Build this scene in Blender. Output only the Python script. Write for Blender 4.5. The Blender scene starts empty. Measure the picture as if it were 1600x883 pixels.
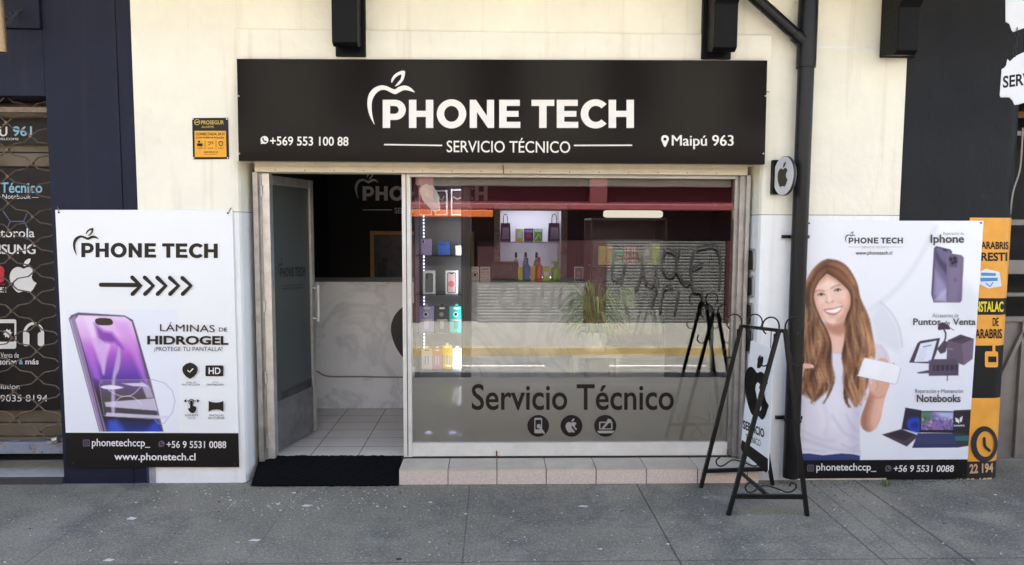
import bpy, bmesh, math, random
import numpy as np
from mathutils import Vector, Matrix

random.seed(7)
SC = bpy.context.scene
COL = SC.collection
R = math.radians

# ------------------------------------------------------------------ camera
F = 1080.0                       # focal length in photograph pixels (1600 wide)
CAM = Vector((0.0, -5.10, 1.92))
_d = Vector((-28.0, 86.5, -F)).normalized()          # world +Y in camera axes
_u = Vector((0.0028, 1.0, 0.0)); _u = (_u - _d * _u.dot(_d)).normalized()
_r = _d.cross(_u)
ROT = Matrix((_r, _d, _u))       # camera axes -> world
cam = bpy.data.objects.new('camera', bpy.data.cameras.new('camera'))
COL.objects.link(cam)
cam.matrix_world = Matrix.Translation(CAM) @ ROT.to_4x4()
cam.data.sensor_width = 36.0
cam.data.lens = 36.0 * F / 1600.0
cam.data.clip_start = 0.05
cam.data.clip_end = 1000.0
SC.camera = cam

# ------------------------------------------------------------------ light
SUN_EL, SUN_AZ = 60.0, 14.0      # sun stands behind the shop, a little to the left
world = bpy.data.worlds.new('World'); SC.world = world; world.use_nodes = True
_nt = world.node_tree
_bg = _nt.nodes['Background']
_sky = _nt.nodes.new('ShaderNodeTexSky'); _sky.sky_type = 'NISHITA'; _sky.sun_disc = False
_sky.sun_elevation = R(SUN_EL); _sky.sun_rotation = R(-SUN_AZ)
_nt.links.new(_sky.outputs[0], _bg.inputs[0]); _bg.inputs[1].default_value = 0.095
sun = bpy.data.objects.new('sun', bpy.data.lights.new('sun', 'SUN')); COL.objects.link(sun)
sun.data.energy = 5.0; sun.data.angle = R(0.55); sun.data.color = (1.0, 0.975, 0.91)
_to = Vector((math.sin(R(SUN_AZ)) * math.cos(R(SUN_EL)), -math.cos(R(SUN_AZ)) * math.cos(R(SUN_EL)), -math.sin(R(SUN_EL))))
sun.rotation_euler = _to.to_track_quat('-Z', 'Y').to_euler()
SC.view_settings.view_transform = 'Standard'; SC.view_settings.look = 'None'
SC.view_settings.exposure = 3.1; SC.view_settings.gamma = 1.0
SC.view_settings.use_curve_mapping = False
SC.render.engine = 'CYCLES'
cy = SC.cycles
cy.use_denoising = True
cy.max_bounces = 10; cy.diffuse_bounces = 5; cy.glossy_bounces = 5
cy.transmission_bounces = 8; cy.transparent_max_bounces = 24
cy.caustics_reflective = False; cy.caustics_refractive = False
cy.sample_clamp_indirect = 6.0
cy.use_adaptive_sampling = True; cy.adaptive_threshold = 0.01

# ------------------------------------------------------------------ pixel -> world
def ray(px, py):
    return ROT @ Vector(((px - 800.0) / F, (441.5 - py) / F, -1.0))
def on_plane(px, py, p0, n):
    d = ray(px, py); n = Vector(n)
    return CAM + d * ((Vector(p0) - CAM).dot(n) / d.dot(n))
def onY(px, py, Y):
    d = ray(px, py); return CAM + d * ((Y - CAM.y) / d.y)
def onZ(px, py, Z):
    d = ray(px, py); return CAM + d * ((Z - CAM.z) / d.z)
def PX(px, Y, py=480): return onY(px, py, Y).x
def PZ(py, Y, px=772): return onY(px, py, Y).z

# ------------------------------------------------------------------ materials
def lin(c):
    c = c / 255.0
    return c / 12.92 if c <= 0.04045 else ((c + 0.055) / 1.055) ** 2.4
def C(r, g, b, k=1.0): return (lin(r) * k, lin(g) * k, lin(b) * k)
_mats = {}
def _n(t, ty, **kw):
    n = t.nodes.new(ty)
    for k, v in kw.items(): setattr(n, k, v)
    return n
def mat(name, col, rough=0.6, metal=0.0, var=0.0, vs=6.0, bump=0.0, bs=80.0, spec=0.5, stain=None, coat=0.0, streak=None):
    """Principled material: colour varied by two noises, optional bump and stains of another colour (stain=(rgb, scale, threshold, amount))."""
    if name in _mats: return _mats[name]
    m = bpy.data.materials.new(name); m.use_nodes = True; t = m.node_tree
    b = t.nodes['Principled BSDF']
    b.inputs['Base Color'].default_value = (*col, 1); b.inputs['Roughness'].default_value = rough
    b.inputs['Metallic'].default_value = metal; b.inputs['Specular IOR Level'].default_value = spec
    b.inputs['Coat Weight'].default_value = coat
    co = _n(t, 'ShaderNodeTexCoord')
    src = None
    if var > 0:
        nz = _n(t, 'ShaderNodeTexNoise'); nz.inputs['Scale'].default_value = vs; nz.inputs['Detail'].default_value = 8; nz.inputs['Roughness'].default_value = 0.65
        t.links.new(co.outputs['Object'], nz.inputs['Vector'])
        rp = _n(t, 'ShaderNodeMapRange'); rp.inputs[1].default_value = 0.3; rp.inputs[2].default_value = 0.7
        rp.inputs[3].default_value = 1 - var; rp.inputs[4].default_value = 1 + var
        t.links.new(nz.outputs['Fac'], rp.inputs[0])
        mx = _n(t, 'ShaderNodeVectorMath', operation='SCALE'); mx.inputs[0].default_value = col
        t.links.new(rp.outputs[0], mx.inputs['Scale']); src = mx.outputs[0]
        rr = _n(t, 'ShaderNodeMapRange'); rr.inputs[3].default_value = max(0, rough - 0.08); rr.inputs[4].default_value = min(1, rough + 0.1)
        t.links.new(nz.outputs['Fac'], rr.inputs[0]); t.links.new(rr.outputs[0], b.inputs['Roughness'])
    if stain:
        for (rgb, sc, th, am) in stain:
            nz = _n(t, 'ShaderNodeTexNoise'); nz.inputs['Scale'].default_value = sc; nz.inputs['Detail'].default_value = 10; nz.inputs['Roughness'].default_value = 0.7
            t.links.new(co.outputs['Object'], nz.inputs['Vector'])
            rp = _n(t, 'ShaderNodeMapRange'); rp.inputs[1].default_value = th; rp.inputs[2].default_value = th + 0.12; rp.inputs[4].default_value = am
            t.links.new(nz.outputs['Fac'], rp.inputs[0])
            mx = _n(t, 'ShaderNodeMix', data_type='RGBA'); mx.inputs[7].default_value = (*rgb, 1)
            if src is None: mx.inputs[6].default_value = (*col, 1)
            else: t.links.new(src, mx.inputs[6])
            t.links.new(rp.outputs[0], mx.inputs[0]); src = mx.outputs[2]
    if streak:                                   # rain runs: a noise drawn out along z
        rgb, am = streak
        mp = _n(t, 'ShaderNodeMapping'); mp.inputs['Scale'].default_value = (9, 9, 0.55); t.links.new(co.outputs['Object'], mp.inputs[0])
        nz = _n(t, 'ShaderNodeTexNoise'); nz.inputs['Scale'].default_value = 1.0; nz.inputs['Detail'].default_value = 9; nz.inputs['Roughness'].default_value = 0.6
        t.links.new(mp.outputs[0], nz.inputs['Vector'])
        rp = _n(t, 'ShaderNodeMapRange'); rp.inputs[1].default_value = 0.56; rp.inputs[2].default_value = 0.78; rp.inputs[4].default_value = am
        t.links.new(nz.outputs['Fac'], rp.inputs[0])
        mx = _n(t, 'ShaderNodeMix', data_type='RGBA'); mx.inputs[7].default_value = (*rgb, 1); t.links.new(src, mx.inputs[6]); t.links.new(rp.outputs[0], mx.inputs[0]); src = mx.outputs[2]
    if src is not None: t.links.new(src, b.inputs['Base Color'])
    if bump > 0:
        nz = _n(t, 'ShaderNodeTexNoise'); nz.inputs['Scale'].default_value = bs; nz.inputs['Detail'].default_value = 6
        t.links.new(co.outputs['Object'], nz.inputs['Vector'])
        bp = _n(t, 'ShaderNodeBump'); bp.inputs['Strength'].default_value = bump; bp.inputs['Distance'].default_value = 0.01
        t.links.new(nz.outputs['Fac'], bp.inputs['Height']); t.links.new(bp.outputs[0], b.inputs['Normal'])
    _mats[name] = m; return m
def emit(name, col, s):
    if name in _mats: return _mats[name]
    m = bpy.data.materials.new(name); m.use_nodes = True; t = m.node_tree; t.nodes.clear()
    e = _n(t, 'ShaderNodeEmission'); e.inputs[0].default_value = (*col, 1); e.inputs[1].default_value = s
    o = _n(t, 'ShaderNodeOutputMaterial'); t.links.new(e.outputs[0], o.inputs[0]); _mats[name] = m; return m
def glass(name, tint=(1, 1, 1), refl=0.08, rough=0.0):
    m = bpy.data.materials.new(name); m.use_nodes = True; t = m.node_tree; t.nodes.clear()
    tr = _n(t, 'ShaderNodeBsdfTransparent'); tr.inputs[0].default_value = (*tint, 1)
    gl = _n(t, 'ShaderNodeBsdfGlossy'); gl.inputs['Roughness'].default_value = rough
    fr = _n(t, 'ShaderNodeFresnel'); fr.inputs[0].default_value = 1.45
    ad = _n(t, 'ShaderNodeMath', operation='ADD', use_clamp=True); ad.inputs[1].default_value = refl - 0.034
    t.links.new(fr.outputs[0], ad.inputs[0])
    mx = _n(t, 'ShaderNodeMixShader'); t.links.new(ad.outputs[0], mx.inputs[0])
    t.links.new(tr.outputs[0], mx.inputs[1]); t.links.new(gl.outputs[0], mx.inputs[2])
    o = _n(t, 'ShaderNodeOutputMaterial'); t.links.new(mx.outputs[0], o.inputs[0]); _mats[name] = m; return m
def frosted(name, col, k=0.5, rough=0.4):
    m = bpy.data.materials.new(name); m.use_nodes = True; t = m.node_tree; t.nodes.clear()
    b = _n(t, 'ShaderNodeBsdfPrincipled'); b.inputs['Base Color'].default_value = (0.9, 0.9, 0.9, 1); b.inputs['Transmission Weight'].default_value = 1
    b.inputs['Roughness'].default_value = rough; b.inputs['IOR'].default_value = 1.25
    d = _n(t, 'ShaderNodeBsdfPrincipled'); d.inputs['Base Color'].default_value = (*col, 1); d.inputs['Roughness'].default_value = 0.25
    mx = _n(t, 'ShaderNodeMixShader'); mx.inputs[0].default_value = k
    t.links.new(b.outputs[0], mx.inputs[1]); t.links.new(d.outputs[0], mx.inputs[2])
    o = _n(t, 'ShaderNodeOutputMaterial'); t.links.new(mx.outputs[0], o.inputs[0]); _mats[name] = m; return m
def marble(name, base, vein, scale=1.6, rough=0.3, dark=None):
    m = bpy.data.materials.new(name); m.use_nodes = True; t = m.node_tree; b = t.nodes['Principled BSDF']
    b.inputs['Roughness'].default_value = rough
    co = _n(t, 'ShaderNodeTexCoord')
    nz = _n(t, 'ShaderNodeTexNoise'); nz.inputs['Scale'].default_value = scale; nz.inputs['Detail'].default_value = 9; nz.inputs['Roughness'].default_value = 0.62; nz.inputs['Distortion'].default_value = 1.3
    t.links.new(co.outputs['Object'], nz.inputs['Vector'])
    s = _n(t, 'ShaderNodeMath', operation='SUBTRACT'); s.inputs[1].default_value = 0.5; t.links.new(nz.outputs['Fac'], s.inputs[0])
    a = _n(t, 'ShaderNodeMath', operation='ABSOLUTE'); t.links.new(s.outputs[0], a.inputs[0])
    rp = _n(t, 'ShaderNodeMapRange'); rp.inputs[1].default_value = 0.0; rp.inputs[2].default_value = 0.05; rp.inputs[3].default_value = 1; rp.inputs[4].default_value = 0
    t.links.new(a.outputs[0], rp.inputs[0])
    n2 = _n(t, 'ShaderNodeTexNoise'); n2.inputs['Scale'].default_value = scale * 0.9; t.links.new(co.outputs['Object'], n2.inputs['Vector'])
    mu = _n(t, 'ShaderNodeMath', operation='MULTIPLY'); t.links.new(rp.outputs[0], mu.inputs[0]); t.links.new(n2.outputs['Fac'], mu.inputs[1])
    mx = _n(t, 'ShaderNodeMix', data_type='RGBA'); mx.inputs[6].default_value = (*base, 1); mx.inputs[7].default_value = (*vein, 1)
    t.links.new(mu.outputs[0], mx.inputs[0]); t.links.new(mx.outputs[2], b.inputs['Base Color']); _mats[name] = m; return m
def vcol_mat(name, rough=0.5):
    if name in _mats: return _mats[name]
    m = bpy.data.materials.new(name); m.use_nodes = True; t = m.node_tree; b = t.nodes['Principled BSDF']
    a = _n(t, 'ShaderNodeAttribute', attribute_name='ink'); t.links.new(a.outputs['Color'], b.inputs['Base Color'])
    b.inputs['Roughness'].default_value = rough; b.inputs['Specular IOR Level'].default_value = 0.3; _mats[name] = m; return m

# ------------------------------------------------------------------ objects
def thing(name, label, cat, loc=(0, 0, 0), group=None):
    o = bpy.data.objects.new(name, None); COL.objects.link(o); o.location = loc; o.empty_display_size = 0.1
    o['label'] = label; o['category'] = cat
    if group: o['group'] = group
    return o
def tag(o, label, cat, group=None):
    o['label'] = label; o['category'] = cat
    if group: o['group'] = group
    return o
def struct(o, kind='structure', label=None):
    o['kind'] = kind
    if label: o['label'] = label
    return o
def adopt(o, parent):
    """Parent o; every mesh is built in world space, so only the Empty's own place is undone."""
    o.parent = parent
    if parent.type == 'EMPTY': o.matrix_parent_inverse = Matrix.Translation(parent.location).inverted()
class MB:
    """Collects boxes, prisms, tubes and sheets in world space; build() links them as one mesh object."""
    def __init__(s): s.v = []; s.f = []; s.m = []
    def add(s, vs, fs, mi=0):
        o = len(s.v); s.v += [Vector(p) for p in vs]; s.f += [tuple(i + o for i in f) for f in fs]; s.m += [mi] * len(fs); return s
    def box(s, x0, x1, y0, y1, z0, z1, M=None, mi=0):
        vs = [Vector(p) for p in ((x0, y0, z0), (x1, y0, z0), (x1, y1, z0), (x0, y1, z0), (x0, y0, z1), (x1, y0, z1), (x1, y1, z1), (x0, y1, z1))]
        if M is not None: vs = [M @ p for p in vs]
        return s.add(vs, [(3, 2, 1, 0), (4, 5, 6, 7), (0, 1, 5, 4), (1, 2, 6, 5), (2, 3, 7, 6), (3, 0, 4, 7)], mi)
    def quad(s, a, b, c, d, mi=0): return s.add([a, b, c, d], [(0, 1, 2, 3)], mi)
    def prism(s, pts, z0, z1, mi=0, caps=True):
        n = len(pts); vs = [(x, y, z0) for x, y in pts] + [(x, y, z1) for x, y in pts]
        fs = [(i, (i + 1) % n, n + (i + 1) % n, n + i) for i in range(n)]
        if caps: fs += [tuple(reversed(range(n))), tuple(range(n, 2 * n))]
        return s.add(vs, fs, mi)
    def extrude(s, pts, vec, mi=0):
        n = len(pts); vec = Vector(vec); vs = [Vector(p) for p in pts] + [Vector(p) + vec for p in pts]
        fs = [(i, (i + 1) % n, n + (i + 1) % n, n + i) for i in range(n)] + [tuple(reversed(range(n))), tuple(range(n, 2 * n))]
        return s.add(vs, fs, mi)
    def tube(s, path, r, seg=8, mi=0, caps=True, closed=False):
        P = [Vector(p) for p in path]; n = len(P); rs = r if isinstance(r, (list, tuple)) else [r] * n
        up = None; rings = []
        for i, p in enumerate(P):
            a = P[(i - 1) % n] if (closed or i > 0) else p; b = P[(i + 1) % n] if (closed or i < n - 1) else p
            t = (b - a).normalized()
            if up is None:
                up = Vector((0, 0, 1)) if abs(t.z) < 0.9 else Vector((1, 0, 0))
            x = t.cross(up)
            if x.length < 1e-5: x = t.cross(Vector((0.3, 1, 0.2)))
            x.normalize(); up2 = x.cross(t).normalized(); up = up2
            rings.append([p + (x * math.cos(2 * math.pi * k / seg) + up2 * math.sin(2 * math.pi * k / seg)) * rs[i] for k in range(seg)])
        vs = [q for rg in rings for q in rg]; fs = []
        for i in range(n if closed else n - 1):
            j = (i + 1) % n
            for k in range(seg): fs.append((i * seg + k, i * seg + (k + 1) % seg, j * seg + (k + 1) % seg, j * seg + k))
        if caps and not closed: fs += [tuple(reversed(range(seg))), tuple((n - 1) * seg + k for k in range(seg))]
        return s.add(vs, fs, mi)
    def bar(s, a, b, w, h=None, mi=0):
        """Square bar from a to b."""
        a = Vector(a); b = Vector(b); h = h or w; t = (b - a).normalized()
        x = t.cross(Vector((0, 0, 1)) if abs(t.z) < 0.95 else Vector((0, 1, 0))).normalized(); y = x.cross(t)
        q = [(-1, -1), (1, -1), (1, 1), (-1, 1)]
        vs = [a + x * i * w / 2 + y * j * h / 2 for i, j in q] + [b + x * i * w / 2 + y * j * h / 2 for i, j in q]
        return s.add(vs, [(3, 2, 1, 0), (4, 5, 6, 7), (0, 1, 5, 4), (1, 2, 6, 5), (2, 3, 7, 6), (3, 0, 4, 7)], mi)
    def lathe(s, cx, cy_, prof, seg=20, mi=0):
        vs = [(cx + r * math.cos(2 * math.pi * k / seg), cy_ + r * math.sin(2 * math.pi * k / seg), z) for r, z in prof for k in range(seg)]
        fs = [(i * seg + k, i * seg + (k + 1) % seg, (i + 1) * seg + (k + 1) % seg, (i + 1) * seg + k) for i in range(len(prof) - 1) for k in range(seg)]
        fs += [tuple(reversed(range(seg))), tuple((len(prof) - 1) * seg + k for k in range(seg))]
        return s.add(vs, fs, mi)
    def build(s, name, mats, parent=None, bevel=0.0, smooth=False):
        me = bpy.data.meshes.new(name); me.from_pydata([tuple(p) for p in s.v], [], s.f)
        for m in (mats if isinstance(mats, (list, tuple)) else [mats]): me.materials.append(m)
        me.polygons.foreach_set('material_index', s.m)
        if smooth: me.polygons.foreach_set('use_smooth', [True] * len(s.f))
        me.update()
        o = bpy.data.objects.new(name, me); COL.objects.link(o)
        if parent is not None: adopt(o, parent)
        if bevel > 0:
            b = o.modifiers.new('bevel', 'BEVEL'); b.width = bevel; b.segments = 2; b.limit_method = 'ANGLE'
        if smooth:
            try: me.set_sharp_from_angle(angle=R(40))
            except Exception: pass
        return o

# ------------------------------------------------------------------ printed graphics
def spline(pts, closed=True, k=6):
    P = [np.array(p, float) for p in pts]; n = len(P); out = []
    for i in range(n if closed else n - 1):
        p1, p2 = P[i], P[(i + 1) % n]
        p0 = P[(i - 1) % n] if (closed or i > 0) else p1
        p3 = P[(i + 2) % n] if (closed or i < n - 2) else p2
        for j in range(k):
            t = j / k
            out.append(tuple(0.5 * ((2 * p1) + (p2 - p0) * t + (2 * p0 - 5 * p1 + 4 * p2 - p3) * t * t + (3 * p1 - p0 - 3 * p2 + p3) * t ** 3)))
    if not closed: out.append(tuple(P[-1]))
    return out
def circ(cx, cy_, rx, ry=None, n=28, a0=0, a1=360):
    ry = ry or rx
    return [(cx + rx * math.cos(R(a0 + (a1 - a0) * i / n)), cy_ + ry * math.sin(R(a0 + (a1 - a0) * i / n))) for i in range(n if abs(a1 - a0) >= 360 else n + 1)]
def rrect(x0, y0, x1, y1, r, n=4):
    o = []
    for cx, cy_, a in ((x1 - r, y1 - r, 0), (x0 + r, y1 - r, 90), (x0 + r, y0 + r, 180), (x1 - r, y0 + r, 270)):
        o += [(cx + r * math.cos(R(a + 90 * i / n)), cy_ + r * math.sin(R(a + 90 * i / n))) for i in range(n + 1)]
    return o
def stroke_loop(pts, w):
    P = [np.array(p, float) for p in pts]; n = len(P); L = []; Rr = []
    for i in range(n):
        a = P[max(i - 1, 0)]; b = P[min(i + 1, n - 1)]; t = b - a; t = t / (np.hypot(*t) + 1e-9); nn = np.array((-t[1], t[0]))
        L.append(P[i] + nn * w / 2); Rr.append(P[i] - nn * w / 2)
    def cap(c, d):
        a = math.atan2(d[1], d[0]); return [c + np.array((math.cos(a - q), math.sin(a - q))) * w / 2 for q in (R(45), R(90), R(135))]
    out = L + cap(P[-1], L[-1] - P[-1]) + Rr[::-1] + cap(P[0], Rr[0] - P[0])
    return [tuple(p) for p in out]
def _take(ob):
    me = bpy.data.meshes.new_from_object(ob)
    v = [tuple(x.co)[:2] for x in me.vertices]; f = [tuple(p.vertices) for p in me.polygons]
    d = ob.data; bpy.data.objects.remove(ob); bpy.data.curves.remove(d); bpy.data.meshes.remove(me); return v, f
def loops_mesh(loops):
    cu = bpy.data.curves.new('outline', 'CURVE'); cu.dimensions = '2D'; cu.fill_mode = 'FRONT'
    for lp in loops:
        sp = cu.splines.new('POLY'); sp.points.add(len(lp) - 1)
        for p, q in zip(sp.points, lp): p.co = (q[0], q[1], 0, 1)
        sp.use_cyclic_u = True
    return _take(bpy.data.objects.new('outline', cu))
_tcache = {}
def text_mesh(body, bold=0.0, shear=0.0, spacing=1.0):
    key = (body, bold, shear, spacing)
    if key not in _tcache:
        cu = bpy.data.curves.new('glyphs', 'FONT'); cu.body = body; cu.offset = bold; cu.shear = shear; cu.space_character = spacing
        cu.fill_mode = 'FRONT'; cu.resolution_u = 4
        _tcache[key] = _take(bpy.data.objects.new('glyphs', cu))
    return _tcache[key]
class Art:
    """Flat print: loops, strokes and glyphs in photograph pixels, carried onto a surface by fn(px, py, lift)."""
    def __init__(s, fn, step=0.0003, base=0.0006): s.fn = fn; s.mb = MB(); s.mats = []; s.k = 0; s.step = step; s.base = base; s.runs = []
    def _mi(s, m):
        if m not in s.mats: s.mats.append(m)
        return s.mats.index(m)
    def put(s, v, f, m):
        lift = s.base + s.k * s.step; s.k += 1
        a0, f0 = len(s.mb.v), len(s.mb.f); s.mb.add([s.fn(x, y, lift) for x, y in v], f, s._mi(m)); s.runs.append((a0, len(s.mb.v), f0, len(s.mb.f))); return s
    def fill(s, loops, m):
        v, f = loops_mesh(loops); return s.put(v, f, m)
    def stroke(s, pts, w, m): return s.fill([stroke_loop(pts, w)], m)
    def text(s, body, x0, y0, x1, y1, m, bold=0.0, slope=0.0, shear=0.0, spacing=1.0):
        """Fit the glyphs' own bounding box to x0..x1, y0 (top)..y1 (bottom)."""
        if 'M' in body and bold > 0:             # a widened M crosses itself: thicken by shifted copies instead
            d = bold * (y1 - y0) * 1.2
            for q in (-d, 0, d): s.text(body, x0 + q, y0, x1 + q, y1, m, 0.0, slope, shear, spacing)
            return s
        v, f = text_mesh(body, bold, shear, spacing)
        if not v: return s
        xs = [p[0] for p in v]; ys = [p[1] for p in v]; a, b, c, d = min(xs), max(xs), min(ys), max(ys)
        w = []
        for x, y in v:
            u = x0 + (x - a) / (b - a) * (x1 - x0); w.append((u, y1 - (y - c) / (d - c) * (y1 - y0) + slope * (u - x0)))
        return s.put(w, f, m)
    def build(s, name, parent=None):
        """One mesh per block of print: runs that stand apart from each other become parts of their own."""
        isl = []                                  # (lo, hi, run) of every loose piece
        for r, (a0, a1, f0, f1) in enumerate(s.runs):
            par = list(range(a1 - a0))
            def find(i):
                while par[i] != i: par[i] = par[par[i]]; i = par[i]
                return i
            for f in s.mb.f[f0:f1]:
                for q in f[1:]: par[find(q - a0)] = find(f[0] - a0)
            g = {}
            for i in range(a1 - a0): g.setdefault(find(i), []).append(tuple(s.mb.v[a0 + i]))
            for pts in g.values(): P = np.array(pts); isl.append((P.min(0), P.max(0), r))
        lo = np.array([i[0] for i in isl]); hi = np.array([i[1] for i in isl]); run = np.array([i[2] for i in isl]); size = (hi - lo).max(1)
        gap = np.maximum(0, np.maximum(lo[:, None] - hi[None], lo[None] - hi[:, None])); near = np.sqrt((gap ** 2).sum(2)) <= np.maximum(.019, .49 * np.maximum(size[:, None], size[None]))
        par = list(range(len(s.runs)))
        def find(i):
            while par[i] != i: i = par[i]
            return i
        for i, j in zip(*np.nonzero(near)): par[find(run[i])] = find(run[j])
        groups = {}
        for r in range(len(s.runs)): groups.setdefault(find(r), []).append(r)
        first = None
        for rs in groups.values():
            m = MB(); used = []
            for r in rs:
                a0, a1, f0, f1 = s.runs[r]; mi = s.mb.m[f0]
                if mi not in used: used.append(mi)
                m.add(s.mb.v[a0:a1], [tuple(q - a0 for q in f) for f in s.mb.f[f0:f1]], used.index(mi))
            o = m.build(name, [s.mats[i] for i in used], parent); first = first or o
        return first
def wallfn(Y): return lambda x, y, l: onY(x, y, Y - l)

# the shop's heavy wordmark, measured once on the fascia (x 598..991, y 156..200)
def _letters():
    T, B = 156.0, 200.0; v, h = 11.6, 9.6; out = []
    def rect(x0, y0, x1, y1): return [(x0, y0), (x1, y0), (x1, y1), (x0, y1)]
    def E(x0, x1):
        m = (T + B) / 2
        return [[(x0, T), (x1 - .8, T), (x1 - .8, T + h), (x0 + v, T + h), (x0 + v, m - h / 2 + .3), (x1 - 2.8, m - h / 2 + .3), (x1 - 2.8, m + h / 2 - .3), (x0 + v, m + h / 2 - .3), (x0 + v, B - h), (x1, B - h), (x1, B), (x0, B)]]
    def H(x0, x1):
        m = (T + B) / 2
        return [[(x0, T), (x0 + v, T), (x0 + v, m - h / 2), (x1 - v, m - h / 2), (x1 - v, T), (x1, T), (x1, B), (x1 - v, B), (x1 - v, m + h / 2), (x0 + v, m + h / 2), (x0 + v, B), (x0, B)]]
    # P
    x0, x1 = 598, 634; rm = 187.5
    ou = [(x0, T), (x0 + 19, T)] + circ(x0 + 19.5, (T + rm) / 2, x1 - x0 - 19.5, (rm - T) / 2, 14, -90, 90) + [(x0 + v, rm), (x0 + v, B), (x0, B)]
    inn = [(x0 + v, T + h)] + circ(x0 + 18.5, (T + rm) / 2, x1 - x0 - 18.5 - v * .95, (rm - T) / 2 - h, 12, -90, 90) + [(x0 + v, rm - h)]
    out.append([ou, inn]); out.append(H(639, 677))
    out.append([circ(705.5, 178, 23, 22.8, 36), circ(705.5, 178, 11.5, 12.4, 30)])
    x0, x1 = 734, 772
    out.append([[(x0, B), (x0, T), (x0 + 9.6, T), (x1 - 11.2, T + 25), (x1 - 11.2, T), (x1, T), (x1, B), (x1 - 9.5, B), (x0 + 11.2, B - 25), (x0 + 11.2, B)]])
    out.append(E(780, 813))
    out.append([[(830.5, T), (866, T), (866, T + h), (866 - 17.75 + v / 2, T + h), (866 - 17.75 + v / 2, B), (866 - 17.75 - v / 2, B), (866 - 17.75 - v / 2, T + h), (830.5, T + h)]])
    out.append(E(870, 903.5))
    c = circ(930.5, 178, 23.2, 22.8, 30, 42, 318); ci = circ(931, 178, 11.8, 12.6, 26, 318, 42)
    out.append([c + [(939.6, 169.4)] + ci[1:-1] + [(939.6, 186.6)]])
    out.append(H(951, 990.5)); return out
_z4 = lambda x, y: (360 + x / 3.636, 60 + y / 3.636)
LEAF = [_z4(*p) for p in ((917, 253), (914, 236), (929, 209), (957, 190), (989, 184), (991, 208), (981, 238), (960, 262), (935, 273), (950, 252), (966, 232), (971, 207), (952, 212), (934, 228))]
ARC = [_z4(*p) for p in ((819, 491), (796, 450), (782, 408), (778, 362), (787, 318), (812, 285), (850, 268), (884, 270), (915, 284), (936, 289), (958, 275), (990, 268), (1022, 279), (1048, 307), (1018, 298), (988, 294), (960, 306), (936, 317), (908, 306), (880, 293), (850, 296), (822, 320), (805, 358), (803, 405), (809, 450))]
LOGO = _letters()
def logo(art, x0, y0, x1, y1, m, slope=0.0, apple=True):
    f = lambda p: (x0 + (p[0] - 598) / 393 * (x1 - x0), y0 + (p[1] - 156) / 44 * (y1 - y0) + slope * (p[0] - 598) / 393 * (x1 - x0))
    for L in LOGO: art.fill([[f(p) for p in lp] for lp in L], m)
    if apple:
        art.fill([[f(p) for p in spline(LEAF, True, 4)]], m); art.fill([[f(p) for p in spline(ARC, True, 3)]], m)
_AB = [(0, .30), (-.10, .26), (-.20, .25), (-.32, .31), (-.40, .43), (-.42, .58), (-.37, .76), (-.27, .92), (-.17, 1.0), (-.08, .985), (0, .96), (.08, .985), (.17, 1.0), (.27, .92), (.35, .79), (.385, .72), (.30, .67), (.245, .56), (.27, .45), (.355, .375), (.27, .28), (.16, .25), (.07, .27)]
_AL = [(0, .22), (.02, .11), (.10, .03), (.20, 0), (.19, .10), (.11, .19)]
def fruit(art, cx, top, h, m, wx=1.0, slope=0.0, hole=None):
    f = lambda p: (cx + p[0] * h * wx, top + p[1] * h + slope * p[0] * h * wx)
    art.fill([[f(p) for p in spline(_AB, True, 4)]] + ([[f(p) for p in hole]] if hole else []), m); art.fill([[f(p) for p in spline(_AL, True, 4)]], m)
WRENCH = [(-.03, .47), (.02, .42), (.08, .44), (.05, .50), (.09, .54), (.15, .52), (.15, .58), (.10, .63), (.05, .62), (.12, .80), (.09, .85), (.04, .84), (-.02, .63), (-.05, .55)]
def chat(art, cx, cy_, r, m, m2):
    art.fill([circ(cx, cy_, r, r, 24)], m); art.fill([[(cx - r * .95, cy_ + r * 1.05), (cx - r * .8, cy_ + r * .2), (cx - r * .2, cy_ + r * .85)]], m)
    art.stroke(spline([(cx - r * .38, cy_ - r * .42), (cx - r * .28, cy_), (cx, cy_ + r * .3), (cx + r * .42, cy_ + r * .4)], False, 4), r * .34, m2)
def camera_icon(art, cx, cy_, r, m, m2):
    art.fill([rrect(cx - r, cy_ - r, cx + r, cy_ + r, r * .35)], m)
    art.fill([rrect(cx - r * .66, cy_ - r * .66, cx + r * .66, cy_ + r * .66, r * .22), rrect(cx - r * .5, cy_ - r * .5, cx + r * .5, cy_ + r * .5, r * .16)], m2)
    art.fill([circ(cx, cy_, r * .36, r * .36, 16), circ(cx, cy_, r * .22, r * .22, 12)], m2)

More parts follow.
